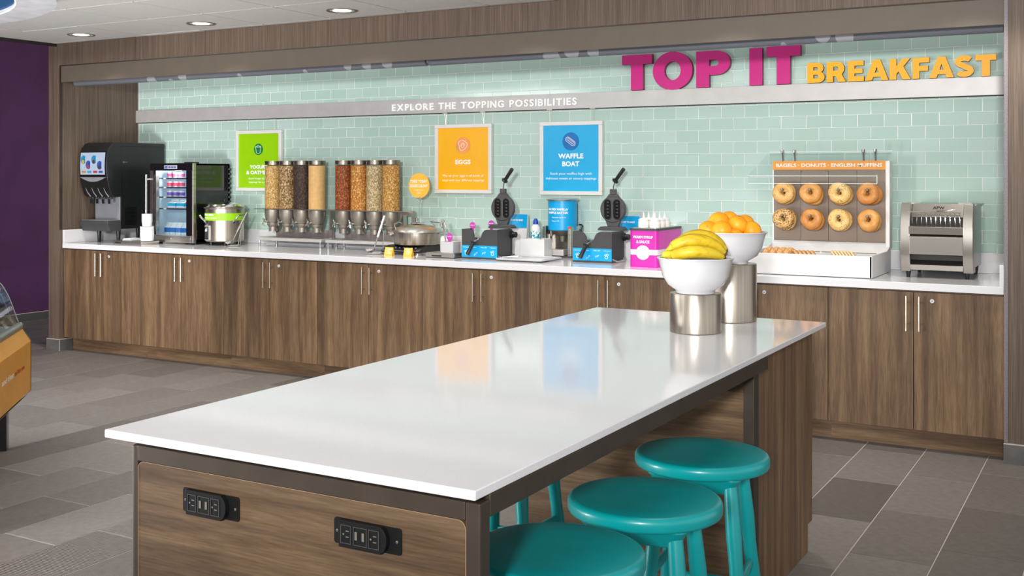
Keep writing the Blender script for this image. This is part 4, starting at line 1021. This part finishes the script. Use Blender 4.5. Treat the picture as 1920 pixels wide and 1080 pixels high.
# ================================================================== SYRUP WARMER
t = thing('syrup_warmer', 'magenta WARM SYRUP & SAUCE crock holding squeeze bottles', 'syrup warmer', (-2.776, 6.62, CT))
sw, sd, sh_ = .19, .44, .232
bx = MB().prism(rrect(0, sw, 0, sd, .022, 6), 'z', 0, sh_).build('crock', M['cmagenta'], t, smooth=50)
MB().prism(rrect(-.0012, sw + .0012, -.0012, sd + .0012, .023, 6), 'z', .078, .112).build('white_band', M['white'], bx, smooth=50)
MB().prism(arc(.093, .093, .046, .046, 0, 360, 40)[:-1], 'y', -.003, .0).build('white_disc', M['white'], bx, smooth=0)
join(shift(text_mb('WARM SYRUP', .135, .0185, .0007, .028), .092, -.0003, .182), shift(text_mb('& SAUCE', .088, .0185, .0007, .028), .092, -.0003, .152)).build('lettering', M['print'], bx, smooth=0)
lidp = MB().prism(rrect(-.004, sw + .004, -.004, sd + .004, .024, 6), 'z', sh_, sh_ + .013).build('rim', M['charcoal'], t, smooth=50)
MB().prism(rrect(.006, sw - .006, .006, sd - .006, .018, 6), 'z', sh_ + .0125, sh_ + .015).build('well_cover', M['steel_x'], t, smooth=50)
k = 0
sp_ = ['front left', 'front right', 'middle left', 'middle right', 'rear left', 'rear right']
for yy in (.10, .185, .27):
    for xx in (.058, .134):
        b_ = thing('squeeze_bottle', sp_[k] + ' white squeeze bottle in the magenta syrup warmer', 'bottle', (-2.776 + xx, 6.62 + yy, CT + sh_ + .0155), group='white squeeze bottles'); k += 1
        MB().lathe([(0, 0), (.034, 0), (.0355, .003), (.0355, .036), (.033, .041), (0, .042)], 26).build('body', M['translucent'] if 'translucent' in M else mat('squeeze_plastic', (234, 232, 226), .35, var=.01), b_)
        MB().lathe([(.0345, .041), (.0345, .050), (.026, .056), (.010, .062), (.006, .072), (.0022, .098), (0, .099)], 24).build('nozzle_cap', M['white'], b_)
t = thing('sachet_caddy', 'white caddy of paper sachets right of the syrup warmer', 'caddy', (-2.44, 6.72, CT))
open_box(MB(), .12, .10, .075, .003, .004).build('box', M['porcelain'], t, smooth=0, bevel=.002)
M['sachet'] = mat('paper_sachet', (226, 228, 238), .5, var=.06, scale=60)
rr = random.Random(11)
for i in range(7):
    s_ = MB().box(-.026, .026, -.0025, .0025, 0, .075).build('sachet', M['sachet'], t, (-.03 + .012 * (i % 5), -.03 + .010 * i, .045 + .006 * (i % 3)), bevel=.002)
    s_.rotation_euler = (R(rr.uniform(-18, 18)), R(rr.uniform(-30, 30)), R(rr.uniform(-35, 35)))

# ================================================================== BAGEL DISPLAY
BX, BY = -2.0, 6.535
t = thing('bagel_display', 'white bagel case with a steel peg board and an orange header', 'display', (BX, BY, CT))
bw = .725
MB().box(0, bw, 0, .012, .003, .125).build('front_board', M['white'], t, bevel=.0015)
MB().prism([(0.0, .003), (.0, .128), (.44, .128), (.52, .15), (.56, .15), (.56, .003)], 'x', bw - .010, bw + .002).build('side_board', M['white'], t, smooth=0)
MB().prism([(0.0, .003), (.0, .128), (.44, .128), (.52, .15), (.56, .15), (.56, .003)], 'x', -.002, .010).build('side_board', M['white'], t, smooth=0)
MB().box(.010, bw - .010, .012, .56, .003, .012).build('floor_board', M['white'], t, smooth=0)
MB().box(.010, bw - .010, .548, .56, .012, .16).build('rear_board', M['white'], t, smooth=0)
MB().box(bw - .026, bw - .002, .545, .635, .145, .67).build('upright', M['alu2'], t, bevel=.002); MB().box(.002, .014, .575, .635, .145, .67).build('upright', M['alu2'], t, bevel=.002)
pb = MB().box(.012, bw - .026, .575, .585, .135, .63).build('peg_board', M['pegsteel'] if 'pegsteel' in M else brushed('peg_board_steel', (146, 132, 120), .36, 'x', .06), t)
for i in range(4):
    MB().box(.014 + .1712 * i, .014 + .1712 * i + .1695, .568, .5755, .172, .612).build('steel_panel', M['peg2'] if 'peg2' in M else mat('warm_steel', (128, 114, 103), .42, .6, var=.04, scale=3), t, bevel=.001, seg=1)
MB().box(.012, bw - .026, .560, .570, .135, .170).build('lower_rail', M['alu'], t, bevel=.001)
s_ = MB()
for i in range(5): s_.sphere((.022 + .166 * i, .559, .150), .0045, 8, 6).sphere((.022 + .166 * i, .567, .605), .004, 8, 6)
s_.build('screws', M['chrome'], t)
hd = MB().box(.010, bw - .024, .552, .572, .618, .672).build('header', M['orange'] if 'orange' in M else mat('header_orange', (252, 154, 8), .4, var=.01), t, smooth=0)
shift(text_mb('BAGELS \u00b7 DONUTS \u00b7 ENGLISH MUFFINS', .645, .0235, .0006, .028), (bw - .014) / 2, .5515, .634).build('lettering', M['print'], hd, smooth=0)
cz = [(.02, .58), (.575, .735)]
MB().prism([(.10, .570), (.105, .570), (.115, .578), (.555, .727), (.553, .732), (.10, .584)], 'x', -.01, bw + .01).box(-.01, bw + .01, .10, .105, .535, .584).build('sneeze_guard', M['clear'], t, smooth=0)
MB().box(-.01, bw + .01, .0985, .1, .533, .536).box(-.01, bw + .01, .0985, .1, .578, .581).box(-.01, bw + .01, .552, .556, .728, .732).box(bw + .008, bw + .0105, .0985, .1055, .535, .584).build('guard_edge', mat('acrylic_edge', (226, 238, 236), .2, var=.02), t, smooth=0)
for x in (.075, .15, .57, .64):
    m = MB().cyl((x, .56, .66), (x, .545, .726), .006, n=12).cyl((x, .545, .726), (x, .543, .742), .011, n=14); m.build('stand_off', M['chrome'], t)
for a, b_ in ((.05, .35), (.36, .68)): MB().cyl((a, .37, .118), (b_, .37, .118), .003, n=8).build('tray_rod', M['cast'], t)
M['bg_plain'] = None
def bagel_mat(name, base, hi, seeds=None):
    q = NT(name).set(.38, 0, .4)
    n = q.noise(q.coords(), 22, 3)
    c = q.ramp(n, [(.3, base), (.7, hi)])
    sp = q.add('ShaderNodeSeparateXYZ'); tc = q.add('ShaderNodeTexCoord'); q.link(tc.outputs['Object'], sp.inputs[0])
    side = q.ramp(q.math('ADD', q.math('MULTIPLY', sp.outputs[1], 28), q.math('MULTIPLY', n, .5)), [(.28, (255, 255, 255)), (.55, (255, 236, 200))])
    pale = q.ramp(q.math('ADD', q.math('MULTIPLY', sp.outputs[1], 34), q.math('MULTIPLY', n, .25)), [(.62, (0, 0, 0)), (.78, (255, 255, 255))])
    c = q.mix(c, lin((232, 200, 148)), pale)
    if seeds:
        vo = q.add('ShaderNodeTexVoronoi'); q.link(q.coords(), vo.inputs['Vector']); vo.inputs['Scale'].default_value = seeds[1]
        n2 = q.noise(q.coords(), 30, 2)
        m = q.math('MULTIPLY', q.math('LESS_THAN', vo.outputs['Distance'], seeds[2]), q.math('GREATER_THAN', n2, seeds[3]))
        c = q.mix(c, lin(seeds[0]), m)
    q.base(c); q.bump(n, .2, .003); return q.m
BM = [bagel_mat('bagel_sesame', (216, 164, 92), (232, 190, 122), ((120, 74, 34), 130, .26, .46)), bagel_mat('bagel_plain', (204, 140, 70), (226, 170, 98)),
      bagel_mat('bagel_everything_pale', (222, 178, 104), (238, 206, 140), ((140, 86, 36), 115, .3, .48)), bagel_mat('bagel_brown', (192, 124, 60), (216, 154, 86)),
      bagel_mat('bagel_poppy', (206, 158, 96), (226, 186, 124), ((40, 32, 28), 150, .42, .42))]
def bagel_mesh(seed, mt):
    rr = random.Random(seed); mb = MB(); N, K = 36, 14; vs = []
    ph = [rr.uniform(0, 6.3) for _ in range(4)]
    for i in range(N):
        a = 2 * PI * i / N
        Rm = .0385 + .0018 * math.sin(2 * a + ph[0]) + .001 * math.sin(3 * a + ph[1]); r_ = .0285 + .0012 * math.sin(2 * a + ph[2]) + .0008 * math.sin(5 * a + ph[3])
        for k in range(K):
            b_ = 2 * PI * k / K
            x = (Rm + r_ * math.cos(b_)); y = r_ * .82 * math.sin(b_)
            vs.append((x * math.cos(a), y, x * math.sin(a)))
    fs = [(i * K + k, ((i + 1) % N) * K + k, ((i + 1) % N) * K + (k + 1) % K, i * K + (k + 1) % K) for i in range(N) for k in range(K)]
    mb.add(vs, [f[::-1] for f in fs]); return mb.mesh('bagel', mt, 180)
rows = [(1.386, ['sesame', 'golden plain', 'speckled pale', 'brown'], [0, 1, 2, 3]), (1.225, ['poppy seed', 'brown', 'onion speckled', 'golden plain'], [4, 3, 2, 1])]
cnt = 0
for r_, (pz, kinds, ms) in enumerate(rows):
    for i in range(4):
        x = BX + .100 + .1712 * i; y = BY + .555
        MB().cyl((x - BX, .572, pz - CT + .008), (x - BX, .440, pz - CT + .022), .0075, n=12).sphere((x - BX, .440, pz - CT + .022), .009, 12, 8).build('peg', M['cast'], t)
        for f in (0, 1):
            mm = BM[ms[i]] if f == 0 else BM[(ms[i] + (1 if i % 2 else 0)) % 5 if False else (ms[i] if i != 2 else 0)]
            cnt += 1; rr = random.Random(cnt * 7)
            o = link('bagel', bagel_mesh(cnt, mm), None, (x - .002 + rr.uniform(-.003, .003) + .004 * f, y - .073 + .046 * f, pz + .008 - .020 + rr.uniform(-.002, .002) + (.012 if f == 0 else .004)))
            o.rotation_euler = (R(rr.uniform(-4, 4)), R(rr.uniform(0, 360)), R(rr.uniform(2, 8)))
            tag(o, '%s %s bagel on the %s row, %s peg from the left' % ('front' if f == 0 else 'rear', kinds[i], ['upper', 'lower'][r_], nth[i]), 'bagel', 'bagels on the peg board')
M['donut'] = mat('donut_brown', (204, 156, 104), .6, var=.25, scale=80, bump=.6, bscale=160)
M['muffin'] = mat('muffin_pale', (230, 202, 156), .6, var=.08, scale=60, bump=.3)
M['muffin2'] = mat('muffin_tan', (204, 160, 108), .6, var=.1, scale=60, bump=.3)
def round_bread(loc, r_, w, mt, ang):
    o = MB().lathe([(0, -w / 2), (r_ * .86, -w / 2), (r_, -w * .3), (r_, w * .3), (r_ * .86, w / 2), (0, w / 2)], 28, axis='x').build('english_muffin', mt, None, loc, smooth=60); o.rotation_euler = (0, R(ang), R(12)); return o
for i in range(7): tag(round_bread((BX + .475 + .0185 * i, BY + .27, CT + .0875), .060, .013, M['muffin'], -36), '%s pale english muffin of the right-hand row in the white case' % nth[i], 'muffin', 'english muffins, right row')
for i in range(5): tag(round_bread((BX + .255 + .025 * i, BY + .27, CT + .0845), .057, .018, M['muffin2'], -36), '%s tan english muffin of the middle row in the white case' % nth[i], 'muffin', 'english muffins, middle row')
for i in range(4):
    o = MB()
    N, K = 26, 12
    o.add([(((.038 + .025 * math.cos(2 * PI * k / K) * (1 + .1 * math.sin(5 * i + 3 * a)))) * math.cos(2 * PI * a / N), .018 * math.sin(2 * PI * k / K), (.038 + .025 * math.cos(2 * PI * k / K)) * math.sin(2 * PI * a / N)) for a in range(N) for k in range(K)],
          [(a * K + (k + 1) % K, ((a + 1) % N) * K + (k + 1) % K, ((a + 1) % N) * K + k, a * K + k) for a in range(N) for k in range(K)])
    o = o.build('donut', M['donut'], None, (BX + .07 + .042 * i, BY + .27, CT + .084), smooth=180); o.rotation_euler = (0, 0, R(68)); tag(o, '%s knobbly brown donut of the left-hand row in the white case' % nth[i], 'donut', 'donuts in the white case')

# ================================================================== CONVEYOR TOASTER
TX, TY = -1.155, 6.72
t = thing('conveyor_toaster', 'stainless conveyor toaster with a wire bread rack at right end of counter', 'toaster', (TX, TY, CT))
tw, td = .382, .50
M['tsteel'] = mat('toaster_steel', (176, 172, 166), .3, .95, var=.03, scale=2)
M['tside'] = mat('toaster_side_steel', (150, 152, 152), .3, .9, var=.02)
MB().box(.012, tw - .012, .10, td, .055, .415).build('housing', M['tside'], t, bevel=.004)
MB().box(-.006, tw + .006, .12, td, .412, .418).build('top_plate', M['tside'], t, bevel=.001)
for x in (0, tw - .052):
    MB().prism([(.03, .035), (.0, .13), (.0, .31), (.045, .425), (.12, .425), (.12, .035)], 'x', x, x + .052).build('side_frame', M['tsteel'], t, bevel=.003)
MB().prism([(.055, .345), (.085, .420), (.13, .420), (.13, .345)], 'x', .052, tw - .052).build('head_panel', M['tsteel'], t, bevel=.003)
bp = MB().prism([(.06, .10), (.11, .10), (.11, .345), (.08, .345), (.08, .16), (.06, .16)], 'x', .052, tw - .052).build('oven_cavity', M['dark'], t, smooth=0)
MB().prism([(-.004, .135), (-.010, .235), (-.004, .240), (.06, .246), (.06, .14)], 'x', .050, tw - .050).build('heat_shield', M['tsteel'], t, bevel=.002)
MB().prism([(-.012, .250), (-.018, .292), (-.010, .294), (.06, .300), (.06, .250)], 'x', .048, tw - .048).build('loading_shelf', M['tsteel'], t, bevel=.002)
MB().prism([(.02, .045), (.02, .075), (.06, .08), (.06, .045)], 'x', .052, tw - .052).build('bottom_rail', M['tsteel'], t, bevel=.002)
MB().prism([(.03, .078), (.11, .12), (.11, .115), (.04, .07)], 'x', .055, tw - .055).build('bread_chute', M['dark'], t, smooth=0)
r_ = MB()
for i in range(11):
    x = .065 + .0252 * i
    r_.tube([(x, .0, .294), (x - .006, .035, .335), (x - .010, .05, .372)], .0022, 6)
r_.tube([(.045, .05, .372), (tw - .065, .05, .372)], .0028, 7).tube([(.040, .012, .378), (.20, .03, .374), (tw - .09, .0, .392)], .0022, 6)
r_.build('wire_rack', M['chrome'], t)
bad = join(shift(text_mb('APW', .062, .017, .001, .03), 0, 0, .006), shift(text_mb('WYOTT', .058, .010, .001, .02), .018, 0, -.010))
bad.v = [(v[0] + .195, v[1] + .0695 + (v[2]) * .4, v[2] + .384) for v in bad.v]; bad.build('badge_lettering', M['dark'], t, smooth=0)
g = MB()
for i in range(10): g.box(tw - .012, tw - .0105, .14, .165, .17 + .011 * i, .175 + .011 * i)
g.build('side_louvres', M['dark'], t, smooth=0)
for x in (.035, tw - .035):
    for y in (.06, td - .06): MB().cyl((x, y, 0), (x, y, .05), .010, .016, 14).build('foot', M['black'], t)
MB().box(.02, .09, .12, .13, .418, .428).box(tw - .09, tw - .02, .12, .13, .418, .428).build('top_bracket', M['tside'], t)

# ================================================================== ISLAND
IX0, IX1, IY0, IY1, IZ = -2.108, -1.086, 1.836, 4.648, .90
t = thing('island_table', 'long island table with a white quartz top on a bronze steel frame', 'table', (IX0, IY0, 0))
iw, il = IX1 - IX0, IY1 - IY0
MB().box(0, iw, 0, il, IZ - .020, IZ).build('tabletop', M['quartz'], t, bevel=.003, seg=3)
fx0, fy0, ft = .068, .022, .04
zt = IZ - .021
fz = zt - .010
# bronze frame, near end
MB().box(fx0, fx0 + .018, fy0, fy0 + .04, 0, fz).build('frame_post', M['frame'], t, bevel=.006)
MB().box(iw - .036, iw - .002, fy0, fy0 + .04, 0, fz).build('frame_post', M['frame'], t, bevel=.004)
MB().box(fx0 + .018, iw - .036, fy0, fy0 + .04, fz - .038, fz).build('frame_rail', M['frame'], t, bevel=.003)
MB().box(fx0 + .018, iw - .036, fy0, fy0 + .04, .0, .05).build('frame_rail', M['frame'], t, bevel=.003)
yb = 3.72 - IY0
MB().box(iw - .040, iw - .002, fy0 + .04, yb + .10, fz - .036, zt).build('frame_rail', M['frame'], t, bevel=.003)
MB().box(fx0, fx0 + .038, fy0 + .04, yb + .10, fz - .036, zt).build('frame_rail', M['frame'], t, bevel=.003)
MB().box(.12, iw - .08, fy0 + .06, yb + .06, zt - .010, zt).build('sub_top', M['wood'], t, smooth=0)
# near end panel with rounded corners
pn = MB().prism(rrect(fx0 + .0185, iw - .0365, .055, fz - .0385, .018, 5), 'y', fy0 + .003, fy0 + .03).build('end_panel', M['wood_shaded'], t, smooth=25, bevel=.0015, seg=1)
MB().tube([(q[0], fy0 + .003, q[1]) for q in rrect(fx0 + .0185, iw - .0365, .055, fz - .0385, .018, 5)], .0008, 5, closed=True).build('panel_edge', M['tanedge'] if 'tanedge' in M else mat('edge_band_tan', (150, 124, 98), .5), t)
# long apron behind the seating side
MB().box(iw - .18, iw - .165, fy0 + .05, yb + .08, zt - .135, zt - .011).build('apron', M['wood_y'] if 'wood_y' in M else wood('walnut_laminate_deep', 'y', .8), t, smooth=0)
# far storage box
bx0, bx1, by0, by1 = .06, iw - .036, yb + .10, 4.566 - IY0
MB().prism([(by0, 0), (by1 - .066, 0), (by1 - .066, .109), (by1, .109), (by1, zt), (by0, zt)], 'x', bx0, bx1).build('storage_box', M['wood'], t, smooth=0, bevel=.001)
MB().box(bx0, bx1 - .045, by0 - .012, by0, .0, fz - .037).build('box_front_panel', M['wood_h'], t, smooth=0)
MB().box(bx1 - .047, bx1 - .0445, by0 - .014, by0, .0, fz - .037).build('edge_strip', M['tan2'] if 'tan2' in M else mat('pale_edge_strip', (206, 190, 166), .5), t)
MB().box(bx1 - .036, bx1 + .002, by0 - .058, by0 - .001, 0, fz - .037).build('frame_post', M['frame'], t, bevel=.003)
# power outlets
def outlet(x0, z0, lab, w=.170, h=.054):
    o = thing('power_outlet', lab, 'outlet', (x0, IY0 + fy0 + .003, z0), group='black power outlets')
    pl = MB().prism(rrect(0, w, 0, h, .006), 'y', -.004, -.0003).build('plate', M['mattblack'], o, smooth=25, bevel=.001, seg=1)
    md = MB().prism([(.022, -.001), (.128, -.001)] + arc(.126, h / 2, .016, h / 2 - .001, -80, 80, 8) + [(.128, h - .001 + .002), (.022, h + .001)], 'y', -.017, -.004).build('socket_module', M['mattblack'], o, smooth=25, bevel=.003)
    for i, x in enumerate((.028, .060, .098)):
        wd = .026 if i != 1 else .034
        outline_box(MB(), x, x + wd, .008, h - .008, .0012, -.0180, -.0168).build('socket_frame', M['charcoal'], md, smooth=0)
    for x in (.074 - .008, .074 + .010): MB().box(x - .0025, x + .0035, -.0178, -.0168, .019, .036).build('usb_port', M['cast'], md, smooth=0)
    for x in (.041, .110):
        MB().box(x, x + .008, -.0178, -.0168, .033, .035).box(x, x + .008, -.0178, -.0168, .021, .023).cyl((x - .006, -.0178, .027), (x - .006, -.0168, .027), .0022, n=8).build('socket_slot', M['cast'], md, smooth=0)
    for x in (.009, w - .010): MB().lathe([(0, -.0058), (.003, -.0054), (.0034, -.004)], 12, (x, 0, h / 2), 'y').build('screw', M['chrome'], pl)
outlet(-1.874, .737, 'left black power outlet on the island end panel')
outlet(-1.441, .737, 'right black power outlet on the island end panel')

# ================================================================== FRUIT BOWLS ON PEDESTALS
def pedestal(x, y, r_, h, lab):
    o = thing('bowl_pedestal', lab, 'pedestal', (x, y, IZ))
    MB().lathe([(0, 0.001), (r_ - .002, .001), (r_, .003), (r_, h - .003), (r_ - .002, h)], 64).build('cylinder', M['steel_v'], o)
    MB().lathe([(r_ - .002, h), (r_ - .006, h - .001), (0, h - .001)], 64).build('top_cap', M['steel'], o)
    return o
def bowl(x, y, z, R1, h, lab):
    o = tag(MB().lathe([(0, .004), (.062, .004), (.066, 0), (.074, 0), (.075, .010), (R1 * .74, .032), (R1 * .88, .066), (R1 * .955, h * .82), (R1 * .985, h - .008), (R1 + .004, h - .002), (R1 + .002, h + .001), (R1 - .008, h - .003), (R1 * .93, h * .8), (R1 * .84, .07), (R1 * .68, .036), (.06, .014), (0, .012)], 72).build('fruit_bowl', M['porcelain'], None, (x, y, z), smooth=60), lab, 'bowl', 'white fruit bowls')
    return o
B1 = (-1.453, 4.115); B2 = (-1.447, 4.515)
pedestal(*B1, .097, .150, 'short brushed steel cylinder under the banana bowl')
bowl(*B1, IZ + .1502, .143, .135, 'white porcelain bowl of bananas on the short steel cylinder')
pedestal(*B2, .110, .236, 'tall brushed steel cylinder under the orange bowl')
bowl(*B2, IZ + .2362, .151, .130, 'white porcelain bowl of oranges on the tall steel cylinder')
def orange_mat():
    q = NT('orange_peel').set(.42, 0, .45)
    oi = q.add('ShaderNodeObjectInfo'); n = q.noise(q.coords((1, 1, 1), True), 14, 2)
    q.base(q.mix(q.ramp(n, [(.3, (244, 152, 14)), (.7, (252, 176, 36))]), q.ramp(oi.outputs['Random'], [(0, (255, 240, 220)), (1, (255, 255, 240))]), 1, 'MULTIPLY'))
    q.bump(q.noise(q.coords(), 420, 1), .35, .001); return q.m
M['orange_peel'] = orange_mat(); M['navel'] = mat('orange_navel', (120, 110, 40), .7)
def orange(dx, dy, dz, r_, lab, rot):
    o = thing('orange', lab, 'orange', (B2[0] + dx, B2[1] + dy, IZ + .2362 + dz), group='oranges in the bowl')
    MB().sphere((0, 0, 0), r_, 32, 20, (1, 1, .97)).build('peel', M['orange_peel'], o, smooth=180)
    n = MB().lathe([(0, r_ * .965), (.004, r_ * .966), (.005, r_ * .957)], 10).build('navel', M['navel'], o); o.rotation_euler = rot
# screen-right and toward-camera unit vectors on the table
rx, ry = math.cos(YAW), math.sin(YAW); nx_, ny_ = .305, -.952
def sc(a, b_): return (rx * a + nx_ * b_, ry * a + ny_ * b_)
for a, b_, z, r_, lab, rot in (
    (-.088, .045, .137, .040, 'orange at the far left of the bowl rim', (1, .4, 0)), (-.044, .005, .166, .046, 'big upper left orange on top of the pile', (.6, -.9, 0)),
    (-.030, .092, .137, .043, 'front orange low at the rim, left of centre', (-1.2, .2, 0)), (.032, .040, .160, .041, 'upright oval orange right of centre on the pile', (.3, .3, 0)),
    (-.002, -.060, .173, .040, 'orange at the top of the pile at the back', (2, .4, 0)), (.063, -.042, .158, .041, 'orange at the back right of the pile', (1, 1, 0)),
    (.090, .040, .135, .041, 'orange at the far right of the bowl rim', (0, 1, 0)), (.020, .098, .112, .038, 'orange deepest at the front rim, barely showing', (1, 0, 0))):
    dx, dy = sc(a, b_); orange(dx, dy, z, r_, lab, rot)
def banana_mat():
    q = NT('banana_skin').set(.42, 0, .4)
    tc = q.add('ShaderNodeTexCoord'); n = q.noise(q.coords(), 16, 3)
    c = q.ramp(n, [(.3, (190, 160, 24)), (.55, (212, 182, 38)), (.75, (200, 176, 52))])
    n2 = q.noise(q.coords((6, 60, 60)), 1, 3)
    c = q.mix(c, q.ramp(n2, [(.35, (205, 190, 120)), (.5, (255, 255, 255))]), .5, 'MULTIPLY')
    q.base(c); return q.m
M['banana'] = banana_mat(); M['bstem'] = mat('banana_tip', (92, 74, 36), .7, var=.2, scale=60); M['bgreen'] = mat('banana_neck', (176, 170, 40), .5, var=.1)
def banana(ctrl, r_, lab):
    """ctrl: points in (screen-right, toward-camera, up) relative to the bowl rim centre"""
    P = [Vector((*sc(a, b_), z)) for a, b_, z in ctrl]
    def bez(u):
        q = list(P)
        while len(q) > 1: q = [q[i].lerp(q[i + 1], u) for i in range(len(q) - 1)]
        return q[0]
    N = 22; pts = [bez(i / N) for i in range(N + 1)]
    rs = [r_ * (.30 if i == 0 else min(1, .36 + .62 * math.sin(PI * min(1, (i + 1.0) / N * .94 + .05)) ** .6)) for i in range(N + 1)]
    o = thing('banana', lab, 'banana', (B1[0], B1[1], IZ + .1502 + .135), group='bananas in the bowl')
    n0 = 3
    MB().tube(pts[n0 - 1:N], rs[n0 - 1:N], 7).build('peel', M['banana'], o, smooth=65)
    MB().tube(pts[:n0], [r_ * .42, r_ * .42, rs[n0 - 1]], 7).build('stem', M['bgreen'], o, smooth=65)
    MB().tube([pts[N - 1], pts[N]], [rs[N - 1], r_ * .28], 7).build('tip', M['bstem'], o, smooth=65)
banana([(-.098, .052, .000), (-.05, .088, .034), (.06, .094, .036), (.112, .050, .000)], .0265, 'front banana lying along the near rim of the bowl')
banana([(-.100, .030, .028), (-.045, .044, .082), (.065, .046, .084), (.117, .018, .010)], .0275, 'second banana arched just behind the front one')
banana([(-.090, .004, .018), (-.03, -.012, .108), (.08, -.008, .094), (.119, -.020, .018)], .0275, 'highest banana at the back of the bunch')
banana([(-.116, -.02, -.004), (-.08, -.05, .066), (-.02, -.06, .066), (.05, -.07, .015)], .021, 'left rear banana with its tip at the bowl rim')
banana([(-.124, .035, .006), (-.10, .058, .028), (-.07, .066, .006), (-.04, .06, -.02)], .017, 'short banana end poking out at the left rim')

# ================================================================== STOOLS
def stool(loc, lab, rz):
    o = thing('bar_stool', lab, 'stool', loc, rz, 'teal round stools')
    MB().lathe([(0, .6505), (.12, .652), (.188, .654), (.1955, .6525), (.2, .649), (.203, .643), (.2035, .638), (.203, .622), (.2, .617), (.196, .6145), (0, .6135)], 80).build('seat', M['teal'], o, smooth=40)
    MB().add([(q[0] * f, q[1] * f, z) for z, f in ((.555, .72), (.6135, 1.0)) for q in rrect(-.145, .145, -.145, .145, .03)], [tuple(range(20))[::-1], tuple(range(20, 40))] + [(i, (i + 1) % 20, 20 + (i + 1) % 20, 20 + i) for i in range(20)]).build('seat_block', M['teal'], o, smooth=30, bevel=.012)
    for i in range(4):
        a = PI / 4 + i * PI / 2; c_, s_ = math.cos(a), math.sin(a)
        P = lambda z: ((.145 + (.612 - z) / .612 * .075) * c_, (.145 + (.612 - z) / .612 * .075) * s_, z)
        MB().tube([P(.60), P(.58), P(.44), P(.36), P(.22), P(.05), P(0)], [.019, .020, .0235, .0205, .0235, .019, .016], 16).build('leg', M['teal'], o, smooth=60)
        b_ = a + PI / 2; z = .30 if i % 2 else .22
        q0 = Vector(P(z)); rr_ = math.hypot(q0.x, q0.y); q1 = Vector((rr_ * math.cos(b_), rr_ * math.sin(b_), z))
        MB().tube([q0, q0.lerp(q1, .25), q0.lerp(q1, .5), q0.lerp(q1, .75), q1], [.009, .012, .013, .012, .009], 12).build('stretcher', M['teal'], o, smooth=60)
    return o
s1 = stool((-1.145, 3.30, 0), 'farthest of the three teal stools on the near side of the island', R(8))
dup(s1, (-1.118, 2.77, 0), 'middle of the three teal stools on the near side of the island', R(8))
dup(s1, (-1.135, 2.28, 0), 'nearest teal stool, cut by the bottom of the picture', R(4))
dup(s1, (-1.88, 3.40, 0), 'teal stool in the dark under the far side of the island', R(0))

# ================================================================== PASTRY CASE (left edge)
t = thing('pastry_case', 'amber pastry case with curved glass at the left edge', 'display case', (-5.289, 4.094, 0), R(41.2))
M['case'] = mat('amber_laminate', (226, 158, 56), .42, var=.03, scale=5)
M['bar'] = mat('grey_bumper', (136, 144, 140), .35, .4, var=.04)
L = 1.7
MB().prism([(0, .306), (0, .578), (-.042, .646), (-.10, .655), (-.80, .655), (-.80, .20), (-.13, .20)], 'y', -L, -.006).build('body', M['case'], t, smooth=0)
MB().prism([(.002, .305), (.002, .579), (-.042, .650), (-.06, .668), (-.80, .668), (-.80, .19), (-.135, .19)], 'y', -.006, .0).build('end_panel', M['blackgloss'], t, smooth=0)
MB().prism([(-.01, .290), (-.13, .196), (-.16, .175), (-.06, .24)], 'y', -L, -.01).build('lower_trim', M['bar'], t, smooth=0)
MB().cyl((-.060, -L, .662), (-.060, -.008, .662), .022, n=18).build('bumper_rail', M['bar'], t)
MB().cyl((-.060, -.008, .662), (-.060, .004, .662), .024, n=18).build('rail_cap', M['blackgloss'], t)
gp = [(-.065, .684), (-.078, .72), (-.098, .78), (-.122, .84), (-.15, .89), (-.19, .93), (-.25, .96), (-.34, .985)]
MB().prism(gp + [(q[0] - .006, q[1] - .002) for q in reversed(gp)], 'y', -L, -.004).build('curved_glass', M['glass'], t, smooth=40)
MB().tube([(q[0], -.004, q[1]) for q in gp], .0035, 6).tube([(q[0] - .03, -.01, q[1] - .004) for q in gp[:-1]], .003, 6).build('glass_edge', M['bar'], t)
MB().box(-.80, -.34, -L, -.0, .985, 1.02).box(-.80, -.77, -L, 0, .66, .985).build('top_frame', M['blackgloss'], t)
MB().box(-.70, -.135, -L + .02, -.02, .755, .795).build('shelf', M['frame'], t, bevel=.003)
MB().box(-.72, -.09, -L + .02, -.02, .656, .664).build('case_floor', M['alu2'], t)
for x in (-.13, -.72):
    for y in (-.10, -L + .1): MB().box(x - .03, x + .03, y - .03, y + .03, 0, .20).build('leg', M['blackgloss'], t, bevel=.004)
def face_text(s_, w, y1, col):
    m = text_mb(s_, w, .030, .0008, .0, False); out = []
    m.v = [(-(v[1]) + .0003, v[0] + y1 - w / 2, v[2] + .452) for v in m.v]
    return m.build('lettering', col, t, smooth=0)
face_text('and then some', .24, -.165, mat('print_red_orange', (196, 84, 30), .5))
face_text('and that', .26, -.435, M['print'])
M['pastry'] = mat('wrapped_pastry', (206, 220, 216), .35, var=.2, scale=20, bump=.4, bscale=40)
rr = random.Random(4)
for i, (yy, zz, xx) in enumerate(((-.10, .7955, -.22), (-.30, .7955, -.24), (-.12, .6645, -.20), (-.33, .6645, -.22))):
    o = MB().sphere((0, 0, .045), .05, 16, 10, (1.2, 1.3, .9)).build('wrapped_pastry', M['pastry'], None, smooth=180)
    mw = Matrix.Translation((-5.289, 4.094, 0)) @ Matrix.Rotation(R(41.2), 4, 'Z') @ Vector((xx, yy, zz)); o.location = mw; o.rotation_euler = (0, 0, R(41 + 20 * i))
    tag(o, ('right', 'left')[i % 2] + ' pale wrapped pastry on the ' + ('upper shelf', 'floor')[i // 2] + ' of the glass case', 'pastry', 'wrapped pastries in the glass case')
